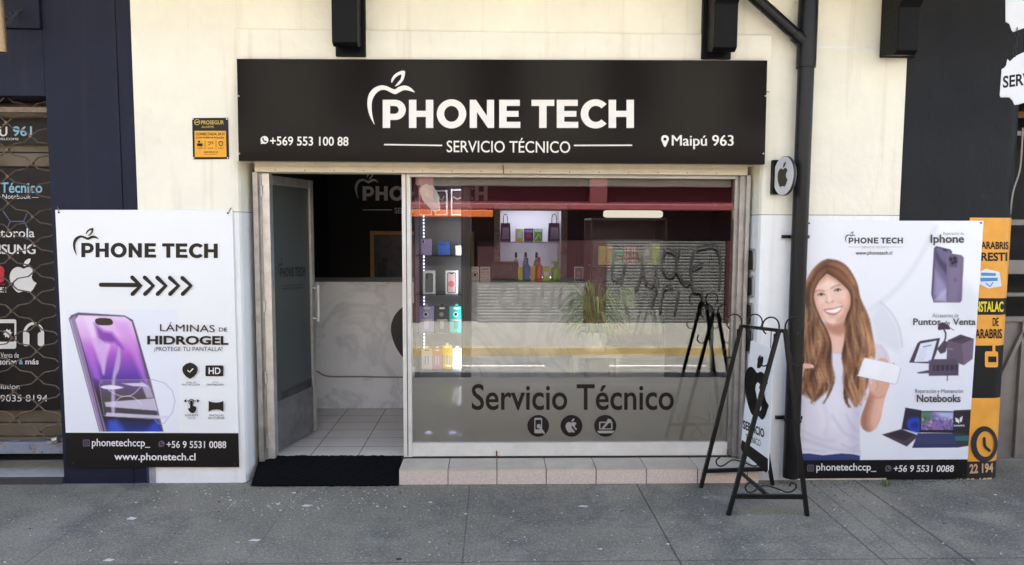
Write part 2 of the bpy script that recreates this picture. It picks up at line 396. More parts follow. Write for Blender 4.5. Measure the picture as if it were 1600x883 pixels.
class Paint:
    """A printed picture: colours worked out per mesh vertex (sRGB, in photograph pixels) over a four-cornered sheet."""
    def __init__(s, tl, tr, br, bl, step=1.0, bg=(235, 237, 243)):
        nx = int(max(abs(tr[0] - tl[0]), abs(br[0] - bl[0])) / step) + 1; ny = int(max(abs(bl[1] - tl[1]), abs(br[1] - tr[1])) / step) + 1
        u, v = np.meshgrid(np.linspace(0, 1, nx), np.linspace(0, 1, ny))
        q = lambda i: (1 - v) * ((1 - u) * tl[i] + u * tr[i]) + v * ((1 - u) * bl[i] + u * br[i])
        s.X = q(0).ravel(); s.Y = q(1).ravel(); s.nx, s.ny = nx, ny
        s.c = np.tile(np.array(bg, float), (nx * ny, 1)); s.clip = None
    def sd(s, P, idx, closed=True):
        P = np.array(P, float); x = s.X[idx]; y = s.Y[idx]; d = np.full(x.shape, 1e9); ins = np.zeros(x.shape, bool); n = len(P)
        for i in range(n if closed else n - 1):
            ax, ay = P[i]; bx, by = P[(i + 1) % n]; ex, ey = bx - ax, by - ay
            t = np.clip(((x - ax) * ex + (y - ay) * ey) / (ex * ex + ey * ey + 1e-12), 0, 1)
            d = np.minimum(d, (x - ax - t * ex) ** 2 + (y - ay - t * ey) ** 2)
            if closed:
                cr = (ay > y) != (by > y)
                ins ^= cr & (x < ex * (y - ay) / (ey if ey else 1e-12) + ax)
        d = np.sqrt(d); return np.where(ins, -d, d) if closed else d
    def _box(s, P, pad):
        P = np.array(P, float)
        return np.nonzero((s.X > P[:, 0].min() - pad) & (s.X < P[:, 0].max() + pad) & (s.Y > P[:, 1].min() - pad) & (s.Y < P[:, 1].max() + pad))[0]
    def _blend(s, idx, a, col):
        if s.clip is not None: a = a * s.clip[idx]
        col = col(s.X[idx], s.Y[idx]) if callable(col) else np.array(col, float)
        s.c[idx] = s.c[idx] * (1 - a[:, None]) + col * a[:, None]
    def fill(s, P, col, soft=0.9, alpha=1.0, smooth=0):
        if smooth: P = spline(P, True, smooth)
        idx = s._box(P, soft + 1)
        if len(idx): s._blend(idx, np.clip(0.5 - s.sd(P, idx) / soft, 0, 1) * alpha, col)
    def mask(s, P, soft=0.9, smooth=0):
        if smooth: P = spline(P, True, smooth)
        idx = s._box(P, soft + 1); m = np.zeros(len(s.X)); m[idx] = np.clip(0.5 - s.sd(P, idx) / soft, 0, 1); return m
    def line(s, P, w, col, soft=0.8, alpha=1.0, smooth=0):
        if smooth: P = spline(P, False, smooth)
        idx = s._box(P, w + soft + 1)
        if len(idx): s._blend(idx, np.clip(0.5 - (s.sd(P, idx, False) - w / 2) / soft, 0, 1) * alpha, col)
    def build(s, name, fn, parent, lift=0.0006, k=0.97, rough=0.45):
        cc = s.c / 255.0; cc = np.where(cc <= .04045, cc / 12.92, ((np.maximum(cc, 0) + .055) / 1.055) ** 2.4) * k
        # fn is a ray-plane map: projective, so do it per vertex
        co = np.array([tuple(fn(x, y, lift)) for x, y in zip(s.X, s.Y)], dtype=np.float32)
        i = np.arange(s.nx * s.ny).reshape(s.ny, s.nx)
        f = np.stack([i[:-1, :-1], i[1:, :-1], i[1:, 1:], i[:-1, 1:]], -1).reshape(-1, 4)
        me = bpy.data.meshes.new(name); me.vertices.add(len(co)); me.vertices.foreach_set('co', co.ravel())
        me.loops.add(f.size); me.loops.foreach_set('vertex_index', f.ravel().astype(np.int32))
        me.polygons.add(len(f)); me.polygons.foreach_set('loop_start', np.arange(0, f.size, 4, dtype=np.int32)); me.polygons.foreach_set('loop_total', np.full(len(f), 4, dtype=np.int32))
        me.update(calc_edges=True)
        at = me.attributes.new('ink', 'FLOAT_COLOR', 'POINT'); at.data.foreach_set('color', np.hstack([cc, np.ones((len(cc), 1))]).astype(np.float32).ravel())
        me.materials.append(vcol_mat('printed ink', rough)); me.validate()
        o = bpy.data.objects.new(name, me); COL.objects.link(o); adopt(o, parent); return o
# ================================================================== materials of the place
WHITE = mat('warm lit white paint', (0.82, 0.79, 0.665), 0.75, var=0.06, vs=2.5, bump=0.6, bs=18, streak=((.56, .48, .34), .55),  # cream tint stands in for warm light on the upper wall
            stain=[((0.62, 0.57, 0.46), 1.7, 0.60, 0.35), ((0.45, 0.42, 0.36), 30, 0.72, 0.4)])
WHITE2 = mat('cool lit white paint', (0.82, 0.83, 0.825), 0.7, var=0.05, vs=3.5, bump=0.5, bs=22, streak=((.5, .47, .42), .35),  # lower wall kept neutral, without the painted warm light
             stain=[((0.5, 0.48, 0.44), 5, 0.66, 0.35), ((0.30, 0.29, 0.27), 40, 0.74, 0.5)])
NAVY = mat('navy wall paint', (0.0115, 0.0135, 0.030), 0.6, var=0.25, vs=2.2, bump=0.2, bs=30, spec=.2, streak=((.035, .035, .04), .5),
           stain=[((0.03, 0.033, 0.045), 3.2, 0.62, 0.5), ((0.2, 0.19, 0.17), 70, 0.76, 0.35)])
SLATE = mat('dark slate wall paint', (0.0125, 0.0135, 0.0165), 0.6, var=0.3, vs=3, bump=0.45, bs=28, spec=.2, streak=((.03, .029, .028), .5),
            stain=[((0.032, 0.030, 0.028), 4, 0.6, 0.5), ((0.008, 0.012, 0.02), 1.4, 0.55, 0.5)])
BLACKWOOD = mat('black painted timber', (0.005, 0.005, 0.0055), 0.45, var=0.3, vs=9, bump=0.25, bs=40, spec=.12, stain=[((.10, .095, .09), 24, .70, .6)])
BLACKPAINT = mat('black pipe paint', (0.0055, 0.0055, 0.0065), 0.35, var=0.3, vs=14, bump=0.1, bs=60, spec=.3, stain=[((0.3, 0.29, 0.28), 26, 0.74, 0.7)])
ALU = mat('worn aluminium', (0.58, 0.57, 0.55), 0.38, metal=0.75, var=0.18, vs=12, stain=[((0.2, 0.17, 0.13), 18, 0.68, 0.6)])
STEEL = mat('dull steel', (0.36, 0.35, 0.34), 0.4, metal=0.8, var=0.25, vs=9, stain=[((0.1, 0.08, 0.06), 12, 0.62, 0.6)])
PALEFRAME = mat('pale painted frame', (0.66, 0.645, 0.60), 0.45, metal=0.1, var=0.1, vs=8, stain=[((0.25, 0.2, 0.14), 25, 0.7, 0.6)])
CREAMSTEEL = mat('cream painted steel', (0.70, 0.64, 0.50), 0.5, var=0.1, vs=7, bump=0.1, bs=20, stain=[((0.28, 0.22, 0.14), 20, 0.68, 0.6)])
BLACK = mat('black print', (0.008, 0.007, 0.0065), 0.45, spec=.25)
BROWNBLACK = mat('brown black print', (0.018, 0.014, 0.011), 0.45, spec=.25)
INKWHITE = mat('white print', (0.80, 0.79, 0.77), 0.5)
PANELWHITE = mat('white sign sheet', (0.825, 0.84, 0.85), 0.4, var=0.015, vs=1.5)
GROUT = mat('dark grout', (0.05, 0.048, 0.045), 0.9)
RUST = mat('rusty iron', (0.16, 0.075, 0.04), 0.75, var=0.4, vs=20, bump=0.4, bs=60)

def pavement_mat():
    m = mat('worn pavement concrete', (0.24, 0.212, 0.155), 0.85, var=0.25, vs=1.6, bump=0.8, bs=90,
            stain=[((0.095, 0.088, 0.075), 0.9, 0.48, 0.7), ((0.36, 0.33, 0.265), 1.7, 0.55, 0.5), ((0.46, 0.43, 0.37), 52, 0.53, 0.75), ((0.04, 0.037, 0.032), 66, 0.53, 0.8), ((0.38, 0.355, 0.31), 120, 0.55, 0.7), ((0.045, 0.042, 0.04), 13, 0.65, 0.85), ((0.4, 0.39, 0.37), 38, 0.745, 0.7)])
    t = m.node_tree; b = t.nodes['Principled BSDF']; src = b.inputs['Base Color'].links[0].from_socket
    co = _n(t, 'ShaderNodeTexCoord'); sp = _n(t, 'ShaderNodeSeparateXYZ')
    nz = _n(t, 'ShaderNodeTexNoise'); nz.inputs['Scale'].default_value = 9; t.links.new(co.outputs['Object'], nz.inputs['Vector'])
    sc = _n(t, 'ShaderNodeVectorMath', operation='SCALE'); sc.inputs['Scale'].default_value = 0.012; t.links.new(nz.outputs['Color'], sc.inputs[0])
    ad = _n(t, 'ShaderNodeVectorMath', operation='ADD'); t.links.new(co.outputs['Object'], ad.inputs[0]); t.links.new(sc.outputs[0], ad.inputs[1])
    t.links.new(ad.outputs[0], sp.inputs[0])
    def line(axis, c, w, amt):
        nonlocal src
        s = _n(t, 'ShaderNodeMath', operation='SUBTRACT'); s.inputs[1].default_value = c + 0.006; t.links.new(sp.outputs[axis], s.inputs[0])
        a = _n(t, 'ShaderNodeMath', operation='ABSOLUTE'); t.links.new(s.outputs[0], a.inputs[0])
        r = _n(t, 'ShaderNodeMapRange'); r.inputs[1].default_value = w * .4; r.inputs[2].default_value = w; r.inputs[3].default_value = amt; r.inputs[4].default_value = 0
        t.links.new(a.outputs[0], r.inputs[0])
        mx = _n(t, 'ShaderNodeMix', data_type='RGBA'); mx.inputs[7].default_value = (0.03, 0.03, 0.03, 1)
        t.links.new(src, mx.inputs[6]); t.links.new(r.outputs[0], mx.inputs[0]); src = mx.outputs[2]
    g = lambda px, py: onZ(px, py, 0).x
    for px, py, w, a in ((120, 822, .006, .4), (412, 840, .006, .3), (729, 810, .006, .55), (1030, 820, .008, .75), (1290, 800, .008, .7), (1325, 800, .006, .5), (1360, 800, .006, .5), (1405, 800, .012, .7)):
        line(0, g(px, py), w, a)
    line(1, onZ(772, 878, 0).y, .007, .6); line(1, -2.55, .008, .7)
    t.links.new(src, b.inputs['Base Color']); return m
PAVE = pavement_mat()
ASPHALT = mat('grey sunlit asphalt', (0.15, 0.145, 0.13), 0.9, var=0.2, vs=3, bump=0.4, bs=120, stain=[((0.08, 0.078, 0.075), 0.8, 0.5, 0.6)])

# ================================================================== ground
KERB_Y, FAR_KERB_Y, FAR_WALL_Y = -2.75, -5.35, -8.25
struct(MB().quad((-70, -60, -.16), (70, -60, -.16), (70, 20, -.16), (-70, 20, -.16)).build('ground', ASPHALT))
struct(MB().quad((-60, FAR_KERB_Y, -.12), (60, FAR_KERB_Y, -.12), (60, KERB_Y, -.12), (-60, KERB_Y, -.12)).build('road', ASPHALT))
_mk = mat('worn white road paint', (0.72, 0.71, 0.66), 0.8, var=0.2, vs=9)
for k in range(-5, 6):
    struct(MB().quad((k * 2.4 - .7, -4.57, -.115), (k * 2.4 + .75, -4.57, -.115), (k * 2.4 + .75, -4.5, -.115), (k * 2.4 - .7, -4.5, -.115)).build('road_marking', _mk))
struct(MB().box(-40, 40, KERB_Y, 0.35, -.15, 0).build('pavement', PAVE))
struct(MB().box(-40, 40, KERB_Y - .14, KERB_Y - .002, -.15, -.003).build('kerb', mat('kerb concrete', (0.3, 0.29, 0.27), 0.85, var=.15)))
struct(MB().box(-40, 40, FAR_WALL_Y - .5, FAR_KERB_Y - .15, -.15, 0).build('pavement', mat('pale paving', (0.20, 0.19, 0.165), 0.85, var=.15, vs=4, bump=.3)))
struct(MB().box(-40, 40, FAR_KERB_Y - .148, FAR_KERB_Y, -.15, .004).build('kerb', mat('yellow kerb paint', (0.30, 0.22, 0.09), 0.7, var=.35, vs=3)))

# ================================================================== shop building (white front)
FRAME_Y = 0.20; FLOOR_Z = 0.13; TOPZ = 7.2
shop = thing('shop_building', 'white rendered shopfront building between the navy pier and the slate grey pier', 'building', (0, 0, 0))
xl0, xl1 = PX(209, 0, 160), PX(379, 0, 500)          # left pier
xr0, xr1 = PX(1186, 0, 400), PX(1412, 0, 200)        # right pier
xo0, xo1 = PX(400, FRAME_Y, 480), PX(1161, FRAME_Y, 480)   # opening
zl = PZ(258, FRAME_Y)                                # underside of the wall over the opening
zc = PZ(333, 0)                                      # crack; painted warm-light tone above it, cooler tone below
def pier(xa, xb, side, z0, z1, mi):
    r = .035
    if side > 0: pts = [(xa, 0), (xb - r, 0), (xb - r * .3, r * .3), (xb, r), (xo0, .34), (xa, .34)]
    else: pts = [(xb, .34), (xo1, .34), (xa, r), (xa + r * .3, r * .3), (xa + r, 0), (xb, 0)]
    w.prism(pts, z0, z1, mi)
w = MB()
for (xa, xb, sd) in ((xl0, xl1, 1), (xr0, xr1, -1)):
    pier(xa, xb, sd, 0.0, zc - .004, 1); pier(xa + (.003 if sd > 0 else 0), xb - .001, sd, zc - .004, zc + .001, 2); pier(xa, xb, sd, zc + .001, zl, 0)
w.box(xl0, xr1, 0, .34, zl, PZ(50, 0), mi=0)
w.box(xl0, xr1, 0, .34, PZ(50, 0), TOPZ, mi=0)
w.build('facade_wall', [WHITE, WHITE2, mat('dark crack line', (0.2, 0.185, 0.16), 0.9, var=.5, vs=40)], shop)  # thin dark strip for the crack between the two wall tones
zb = PZ(50, -.012, 772)
MB().box(PX(368, -.012, 60), PX(1206, -.012, 60), -.03, -.0005, PZ(140, 0), zb).build('raised_band', WHITE, shop, bevel=.01)
# rough plaster seam on the right pier
MB().box(PX(1275, 0, 75), PX(1400, 0, 75) - .1, -.003, -.0005, PZ(76, 0, 1320), PZ(73, 0, 1320)).build('plaster_seam', WHITE2, shop)
# unseen overhang on the timber brackets, sized and tinted to throw warm light
MB().box(-9, 9, -1.25, -.001, 4.12, 4.3).build('eave', mat('warm bounce eave boards', (0.60, 0.49, 0.24), 0.7, var=.2, vs=3), shop)
def corbel(parent, pl, pr, pb, bl, br, bb, depth, top=4.115):
    """timber wall plate with a beam end standing out from it (photo pixels of the plate and of the beam's front)"""
    xa, xb = PX(pl, -.05, 60), PX(pr, -.05, 60); z0 = PZ(pb, -.05, pl)
    m = MB().box(xa, xb, -.055, -.015, z0, top)
    ya = -depth; xc, xd = PX(bl, ya, 40), PX(br, ya, 40); zb_ = PZ(bb, ya, bl)
    pts = [(xc, -.056, zb_ + .02), (xc, ya + .04, zb_ - .012), (xc, ya, zb_ + .01), (xc, ya, zb_ + .30), (xc, ya - .16, zb_ + .47), (xc, ya - .16, top), (xc, -.056, top)]
    m.extrude(pts, (xd - xc, 0, 0))
    m.build('corbel', BLACKWOOD, parent, bevel=.006)
corbel(shop, 524, 571, 88, 518, 558, 68, .22)
corbel(shop, 1097, 1143, 92, 1116, 1153, 76, .24)

# doors and window of the opening: the steel channel over it, posts, rails
yf = FRAME_Y
m = MB().box(PX(398, .12, 264), PX(1168, .12, 264), .115, .30, PZ(271, .115), zl - .001)
for px in range(430, 1160, 46): m.tube([(PX(px, .113, 268), .113, PZ(268, .113)), (PX(px, .113, 268), .1165, PZ(268, .113))], .005, 6, 1)
m.tube([(PX(786, .11, 268), .112, PZ(258, .11)), (PX(787, .11, 268), .112, PZ(272, .11))], .004, 6, 1)
m.build('lintel_channel', [CREAMSTEEL, RUST], shop, bevel=.004)
zlin = PZ(271, .115) - .001
jl = MB()
jl.box(PX(399, .13), PX(407, .13), .13, .30, .115, zlin).box(PX(407.6, .15), PX(412, .15), .16, .30, .115, zlin).box(PX(413, .17), PX(425, .17), .17, .24, .125, zlin, mi=1)
for py in (300, 480, 590, 690): jl.tube([(PX(412.5, .155), .155, PZ(py + 9, .155)), (PX(412.5, .155), .155, PZ(py - 9, .155))], .007, 8, 1)
jl.build('door_frame', [STEEL, ALU], shop, bevel=.003)
xp0, xp1 = PX(629, .18, 480), PX(642.5, .18, 480)
win = MB(); win.box(xp0, xp1, .18, .26, FLOOR_Z + .001, zlin)
win.box((xp0 + xp1) / 2 - .003, (xp0 + xp1) / 2 + .003, .176, .1795, FLOOR_Z + .01, zlin, mi=1)
zg0 = PZ(692, .185); xw1 = PX(1143, .185, 480)
win.box(xp1 + .0005, xw1, .185, .26, FLOOR_Z + .004, zg0)
win.box(xp1 + .0005, xw1, .186, .26, PZ(277, .186), zlin)
win.box(xw1 + .0005, PX(1150, .185), .185, .26, FLOOR_Z + .004, zlin, mi=2)
win.box(PX(1150.8, .15), PX(1160, .15), .15, .30, FLOOR_Z + .004, zlin, mi=2)
win.box(PX(1161, .12), PX(1167, .12), .12, .30, FLOOR_Z + .004, zlin, mi=2)
for px, py in ((1137, 712), (776, 713)): win.tube([(PX(px, .17, py), .174, PZ(py - 8, .17)), (PX(px, .17, py), .174, PZ(py + 3, .17))], .006, 6, 3)
wf = win.build('window', [PALEFRAME, GROUT, STEEL, RUST], shop, bevel=.0025)
MB().box(xp1 + .0005, xw1, .205, .211, zg0, PZ(277, .186)).build('pane', glass('window glass', (0.95, 0.955, 0.95), 0.10), wf)
fro = frosted('frosted film', (0.82, 0.825, 0.83), 0.60, 0.22)
MB().box(xp1 + .002, xw1 - .001, .2125, .2155, zg0 + .001, PZ(590, .2125)).build('frosted_film', fro, wf)
FILMTXT = mat('dark brown film', (0.016, 0.010, 0.009), 0.5, spec=.2)
FILMPALE = mat('pale film', (0.30, 0.295, 0.28), 0.5)
a = Art(wallfn(.2045), base=.0004)
a.text('Servicio Técnico', 737, 600, 1053, 641, FILMTXT, bold=.012)
for cx in (841, 893, 946): a.fill([circ(cx, 665.5, 17, 17, 36)], FILMTXT)
a.fill([rrect(835, 653, 847, 677, 1.5), rrect(836.5, 656, 845.5, 671, .6)], FILMPALE)
a.stroke([(843, 667), (850, 677)], 3, FILMPALE); a.fill([circ(842, 666, 3.4, 3.4, 14, 60, 340)], FILMPALE)
fruit(a, 893, 654, 22, FILMPALE); a.stroke([(894, 667), (901, 676)], 2.6, FILMTXT)
a.fill([rrect(936, 659, 957, 671, 1.5), rrect(938, 661, 955, 669.5, .6)], FILMPALE); a.fill([[(933, 673), (960, 673), (957.5, 677), (935.5, 677)]], FILMPALE)
a.stroke([(942, 669), (951, 659)], 3.2, FILMPALE); a.fill([circ(952, 657.5, 3.6, 3.6, 14, -20, 250)], FILMPALE)
a.build('lettering', wf)

# the door leaf, swung inwards
H0 = Vector((PX(424, .245), .245, 0)); H1 = Vector((PX(494, .88, 560), .88, 0))
du = (H1 - H0).normalized(); dn = Vector((du.y, -du.x, 0)); LW = (H1 - H0).length
DM = Matrix.Translation(H0) @ Matrix((( du.x, -dn.x, 0, 0), (du.y, -dn.y, 0, 0), (0, 0, 1, 0), (0, 0, 0, 1)))   # local x along leaf, y away from the viewer, z up
z0, z1 = FLOOR_Z + .012, zlin - .012
d = MB(); st = .055
d.box(0, st, 0, .04, z0, z1, DM).box(LW - st, LW, 0, .04, z0, z1, DM).box(st + .0005, LW - st - .0005, .001, .039, z1 - .07, z1, DM)
zk = z0 + .40

dl = d.build('door', ALU, shop, bevel=.003)
MB().box(st + .001, LW - st - .001, .002, .038, z0, zk - .0005, DM).build('kick_panel', mat('scuffed grey sheet', (0.21, 0.21, 0.215), 0.5, metal=.5, var=.35, vs=7, stain=[((.42, .42, .42), 9, .6, .5)]), dl)
MB().box(st + .001, LW - st - .001, .016, .024, zk, z1 - .07, DM).build('door_pane', mat('dark tinted door film', (0.062, 0.074, 0.074), 0.4, var=.1, vs=2), dl)
hb = MB(); hx = LW - st * .5
hb.tube([DM @ Vector((hx, -.045, 1.1)), DM @ Vector((hx, -.045, 1.42))], .012, 10)
for zz in (1.13, 1.39): hb.tube([DM @ Vector((hx, -.045, zz)), DM @ Vector((hx, .002, zz))], .008, 8)
hb.build('handle', PALEFRAME, dl, smooth=True)
dfn = lambda x, y, l: on_plane(x, y, DM @ Vector((0, .016, 1)) + dn * l, dn)
a = Art(dfn)
logo(a, 437.5, 418.5, 477, 433, BROWNBLACK, slope=-.04)
a.stroke([(440, 446.5), (476, 444.5)], .8, BROWNBLACK)
a.text('www.phonetech.cl', 440, 449, 475, 454, BROWNBLACK, slope=-.05)
a.fill([[(440, 613), (487, 590), (487, 618), (440, 642)]], mat('door sticker black', (0.035, 0.03, 0.032), 0.5))
a.text('Abierto', 450, 611, 478, 620, mat('sticker grey', (0.09, 0.085, 0.09), 0.5), slope=-.45)
a.build('lettering', dl)

# interior shell: walls and ceiling of the shop, one part each
INB = mat('black interior wall', (0.009, 0.009, 0.011), 0.6, var=.2, vs=2)
XI0, XI1, YB, ZC = xo0 - .25, 2.75, 3.6, 2.62
MB().box(XI0, XI1, YB, YB + .1, FLOOR_Z - .1, ZC).build('rear_wall', INB, shop)
MB().box(XI0 - .1, XI0, .342, YB, FLOOR_Z - .1, ZC).build('side_wall', INB, shop)
MB().box(XI1, XI1 + .1, .342, YB, FLOOR_Z - .1, ZC).build('side_wall', INB, shop)
MB().box(XI0 - .1, XI1 + .1, .342, YB + .1, ZC + .001, ZC + .1).build('ceiling', mat('grey ceiling', (0.32, 0.31, 0.30), 0.8), shop)
MB().box(-9.5, 9.5, .36, 7.5, ZC + .4, TOPZ).build('upper_storey', WHITE, shop)
MB().box(xp1 + .03, xw1 - .005, .262, .36, PZ(290, .27), PZ(275.5, .27)).build('blind_box', mat('grey blind box', (0.36, 0.36, 0.34), 0.6, var=.06), shop)
f = MB(); f.box(XI0, XI1, .20, YB, FLOOR_Z - .11, FLOOR_Z - .004, mi=1)
tx0 = onZ(486.7, 710, FLOOR_Z).x; ty = [onZ(560, q, FLOOR_Z).y for q in (639, 648.4, 659, 670, 682, 696.7, 712)]
tw = onZ(560.6, 710, FLOOR_Z).x - tx0; th = (ty[-2] - ty[1]) / -4 if False else abs(ty[1] - ty[5]) / 4
xs = [tx0 + k * tw for k in range(-4, 13)]; ys = [ty[0] - k * th for k in range(-8, 8)]
for i in range(len(xs) - 1):
    for j in range(len(ys) - 1):
        xa, xb = max(xs[i] + .003, XI0), min(xs[i + 1] - .003, XI1); yb_, ya_ = min(ys[j] - .003, YB), max(ys[j + 1] + .003, .21)
        if xb - xa > .02 and yb_ - ya_ > .02: f.quad((xa, ya_, FLOOR_Z), (xb, ya_, FLOOR_Z), (xb, yb_, FLOOR_Z), (xa, yb_, FLOOR_Z))
struct(f.build('floor', [mat('beige floor tile', (0.58, 0.52, 0.45), 0.35, var=.12, vs=3.5, stain=[((.3, .27, .24), 6, .6, .4)]), GROUT]))

# tiled step below the window
sx0, sx1 = PX(623, -.07, 745), PX(1186, -.07, 745); zt = .118
st_ = MB().box(sx0 + .004, sx1, -.056, .30, -.02, zt - .012, mi=2)
jx = [sx0] + [onY(q, 733, -.06).x for q in (700, 776.5, 853.5, 931.5, 1010, 1090, 1168)] + [sx1 + .1]
for i in range(len(jx) - 1):
    xa, xb = jx[i] + .003, min(jx[i + 1] - .003, sx1)
    if xb - xa < .02: continue
    st_.box(xa, xb, -.066, .185, zt - .012, zt, mi=0); st_.box(xa, xb, -.0655, -.0563, .002, zt - .0125, mi=1)
struct(st_.build('step', [mat('grey step tile', (0.54, 0.47, 0.375), 0.5, var=.14, vs=5, stain=[((.2, .18, .16), 14, .62, .5)]),
                          mat('pink granite tile', (0.62, 0.52, 0.45), 0.6, var=.2, vs=60, stain=[((.72, .66, .62), 90, .56, .7), ((.22, .17, .15), 110, .62, .6)]), GROUT], bevel=.002))
# right reveal: metal plate with black openings
rv = MB()
a_ = Vector((xo1, .31, 0)); b_ = Vector((xr0, .035, 0)); rn = Vector((a_.y - b_.y, b_.x - a_.x, 0)).normalized(); rn = -rn if rn.y > 0 else rn
SLOT = iter(('topmost black rounded slot in the white door reveal', 'second black rounded slot from the top of the white reveal', 'third black rounded slot from the top of the white reveal', 'lowest black rounded slot in the white door reveal'))
for (t0, t1) in ((388, 425), (430, 465), (473, 510), (517, 552)):
    g = lambda px, py: on_plane(px, py, b_ + rn * .004, rn)
    off = (t0 - 388) * -.035
    o = MB(); lp = rrect(1168.5 + off, t0, 1180 + off, t1, 4.0); o.extrude([g(*p) for p in lp], rn * .012); o.extrude([g(*p) + rn * .0125 for p in rrect(1170.5 + off, t0 + 3, 1178 + off, t1 - 3, 3)], rn * .003, 1)
    tag(o.build('wall_slot', [mat('bright steel rim', (.5, .5, .5), .3, metal=.9), BLACK]), next(SLOT), 'slot', 'slots in the door reveal')

# ================================================================== navy neighbour on the left
nav = thing('navy_building', 'dark navy painted pier and lintel of the neighbouring phone shop', 'building', (-3.4, 0, 0))
gx = PX(86, 0, 445); gz = PZ(150, 0, 40)
NR = xl0 - .006
MB().box(gx, NR - .10, -.004, .40, -.02, TOPZ).box(NR - .0995, NR, .003, .40, -.02, TOPZ).build('pier', NAVY, nav, bevel=.003)
MB().box(-9, gx - .001, -.004, .40, gz, PZ(46, 0, 40)).box(-9, gx - .001, -.030, .40, PZ(46, 0, 40) + .001, TOPZ).build('lintel', NAVY, nav, bevel=.004)
MB().box(-9, PX(-95, 0, 445), -.004, .40, -.02, gz - .001).build('pier', NAVY, nav)
MB().box(NR + .0005, PX(233, -.004, 738), -.005, -.0005, -.02, .5).build('skirting', mat('bright navy base paint', (.020, .030, .10), .5, var=.2, vs=6, bump=.2, bs=40), nav)
MB().box(PX(233, -.004, 738) + .0005, PX(243, -.004, 738), -.004, -.0005, -.02, .5).build('skirting', mat('bare grey render', (.3, .3, .3), .8, var=.2, vs=20), nav)
# recessed entrance floor
sf = MB().box(-9, gx - .002, -.02, 2.0, .0005, .05, mi=1)
for i in range(14):
    for j in range(6): sf.box(gx - .004 - (i + 1) * .34, gx - .010 - i * .34, .0 + j * .33 + .003, (j + 1) * .33 - .003, .0505, .055)
struct(sf.build('step', [mat('speckled entrance tile', (.46, .43, .40), .5, var=.15, vs=30), GROUT]))

# ================================================================== slate and orange neighbour on the right
sl = thing('slate_building', 'slate grey building whose rounded corner pier is painted orange and black', 'building', (3.5, 0, 0))
SX0 = xr1 + .0006; SX1 = PX(1581, 0.0, 345) + .062; RR = .13; SCX = SX1 - RR
def corner(x0, z0, z1, mm, name, off=0.0):
    n = 14; arc = [(SCX + (RR + off) * math.sin(R(90 * k / n)), RR - (RR + off) * math.cos(R(90 * k / n))) for k in range(n + 1)]
    o = MB().prism([(x0, -off)] + arc + [(SX1 + off, .45), (x0, .45)], z0, z1).build(name, mm, sl, smooth=True); return o
ORANGE = mat('orange wall paint', (0.80, 0.36, 0.045), .5, var=.1, vs=5, bump=.15, bs=40, stain=[((.5, .22, .05), 7, .62, .5), ((.25, .15, .06), 30, .70, .5)])
ORBLACK = mat('black painted band', (.008, .0085, .009), .5, var=.2, vs=6, spec=.25)
NAVYBAND = mat('blue black painted band', (.012, .014, .019), .55, var=.2, vs=9)
zz = lambda py: PZ(py, 0, 1545)
corner(SX0, zz(340), TOPZ, SLATE, 'upper_wall', .003)
edges = [(340, 466, ORANGE), (466, 492, ORBLACK), (492, 540, ORANGE), (540, 622, ORBLACK), (622, 721, ORANGE), (721, 772, NAVYBAND)]
for k, (p0, p1, mm) in enumerate(edges):
    corner(PX(1503, 0, 550), max(zz(p1), -.01), zz(p0) - .0005, mm, 'painted_band')
MB().box(SX0, PX(1503, 0, 550) - .0005, -.003, .45, -.01, zz(340) - .0005).build('lower_wall', SLATE, sl)
corbel(sl, 1379, 1432, 89, 1404, 1437, 81, .26)
def pierfn(px, py, l):
    p = onY(px, py, 0)
    if p.x <= SCX: return onY(px, py, -l)
    d = ray(px, py); rr = RR + l; ox, oy = CAM.x - SCX, CAM.y - RR
    A = d.x ** 2 + d.y ** 2; B = 2 * (ox * d.x + oy * d.y); Cc = ox * ox + oy * oy - rr * rr; D = B * B - 4 * A * Cc
    if D < 0: D = 0
    return CAM + d * ((-B - math.sqrt(D)) / (2 * A))
a = Art(pierfn, step=.0006, base=.002)
a.text('PARABRIS', 1528, 377, 1576, 389, BLACK, bold=.03, slope=.02); a.text('RESTI', 1533, 394.5, 1574, 408, BLACK, bold=.03)
YEL = mat('yellow paint', (.75, .62, .02), .5, var=.1)
a.text('NSTALAC', 1524, 471, 1568, 487.5, YEL, bold=.03); a.text('DE', 1551, 496.5, 1560.5, 509.5, BLACK, bold=.02); a.text('PARABRIS', 1519, 514, 1566, 529, BLACK, bold=.02)
a.fill([rrect(1539, 549, 1559.5, 574, 3), rrect(1544, 557, 1557, 566, 1)], ORANGE); a.stroke([(1553, 539), (1553, 550)], 4.5, ORANGE)
a.fill([circ(1538, 694, 21, 28, 36), circ(1540, 694, 14, 20, 32)], NAVYBAND)
a.stroke(spline([(1538, 685), (1539, 697), (1546, 704)], False, 4), 4.4, NAVYBAND)
PEACH = mat('peach lettering paint', (.62, .38, .2), .5, var=.1)
a.text('22 194', 1515, 725.5, 1552, 740.5, PEACH, bold=.035, slope=-.06); a.text('41 22 197', 1491, 748, 1550, 760, PEACH, bold=.035, slope=-.03)
a.build('lettering', sl)
a = Art(pierfn, step=.0006, base=.0042)
SW = mat('white sticker', (.7, .74, .78), .4); SB = mat('blue sticker ink', (.04, .25, .55), .4)
a.fill([[(1532, 424), (1540, 420), (1562, 425), (1565, 447), (1545, 451), (1530, 444)]], SW)
a.fill([[(1533, 426), (1556, 427), (1556, 431), (1533, 431)]], SB); a.fill([[(1532, 434), (1559, 434), (1559, 439), (1532, 440)]], SB); a.stroke([(1541, 443), (1547, 448), (1551, 442)], 2, SB)
tag(a.build('torn_sticker'), 'torn white and blue sticker on the orange pier', 'sticker')
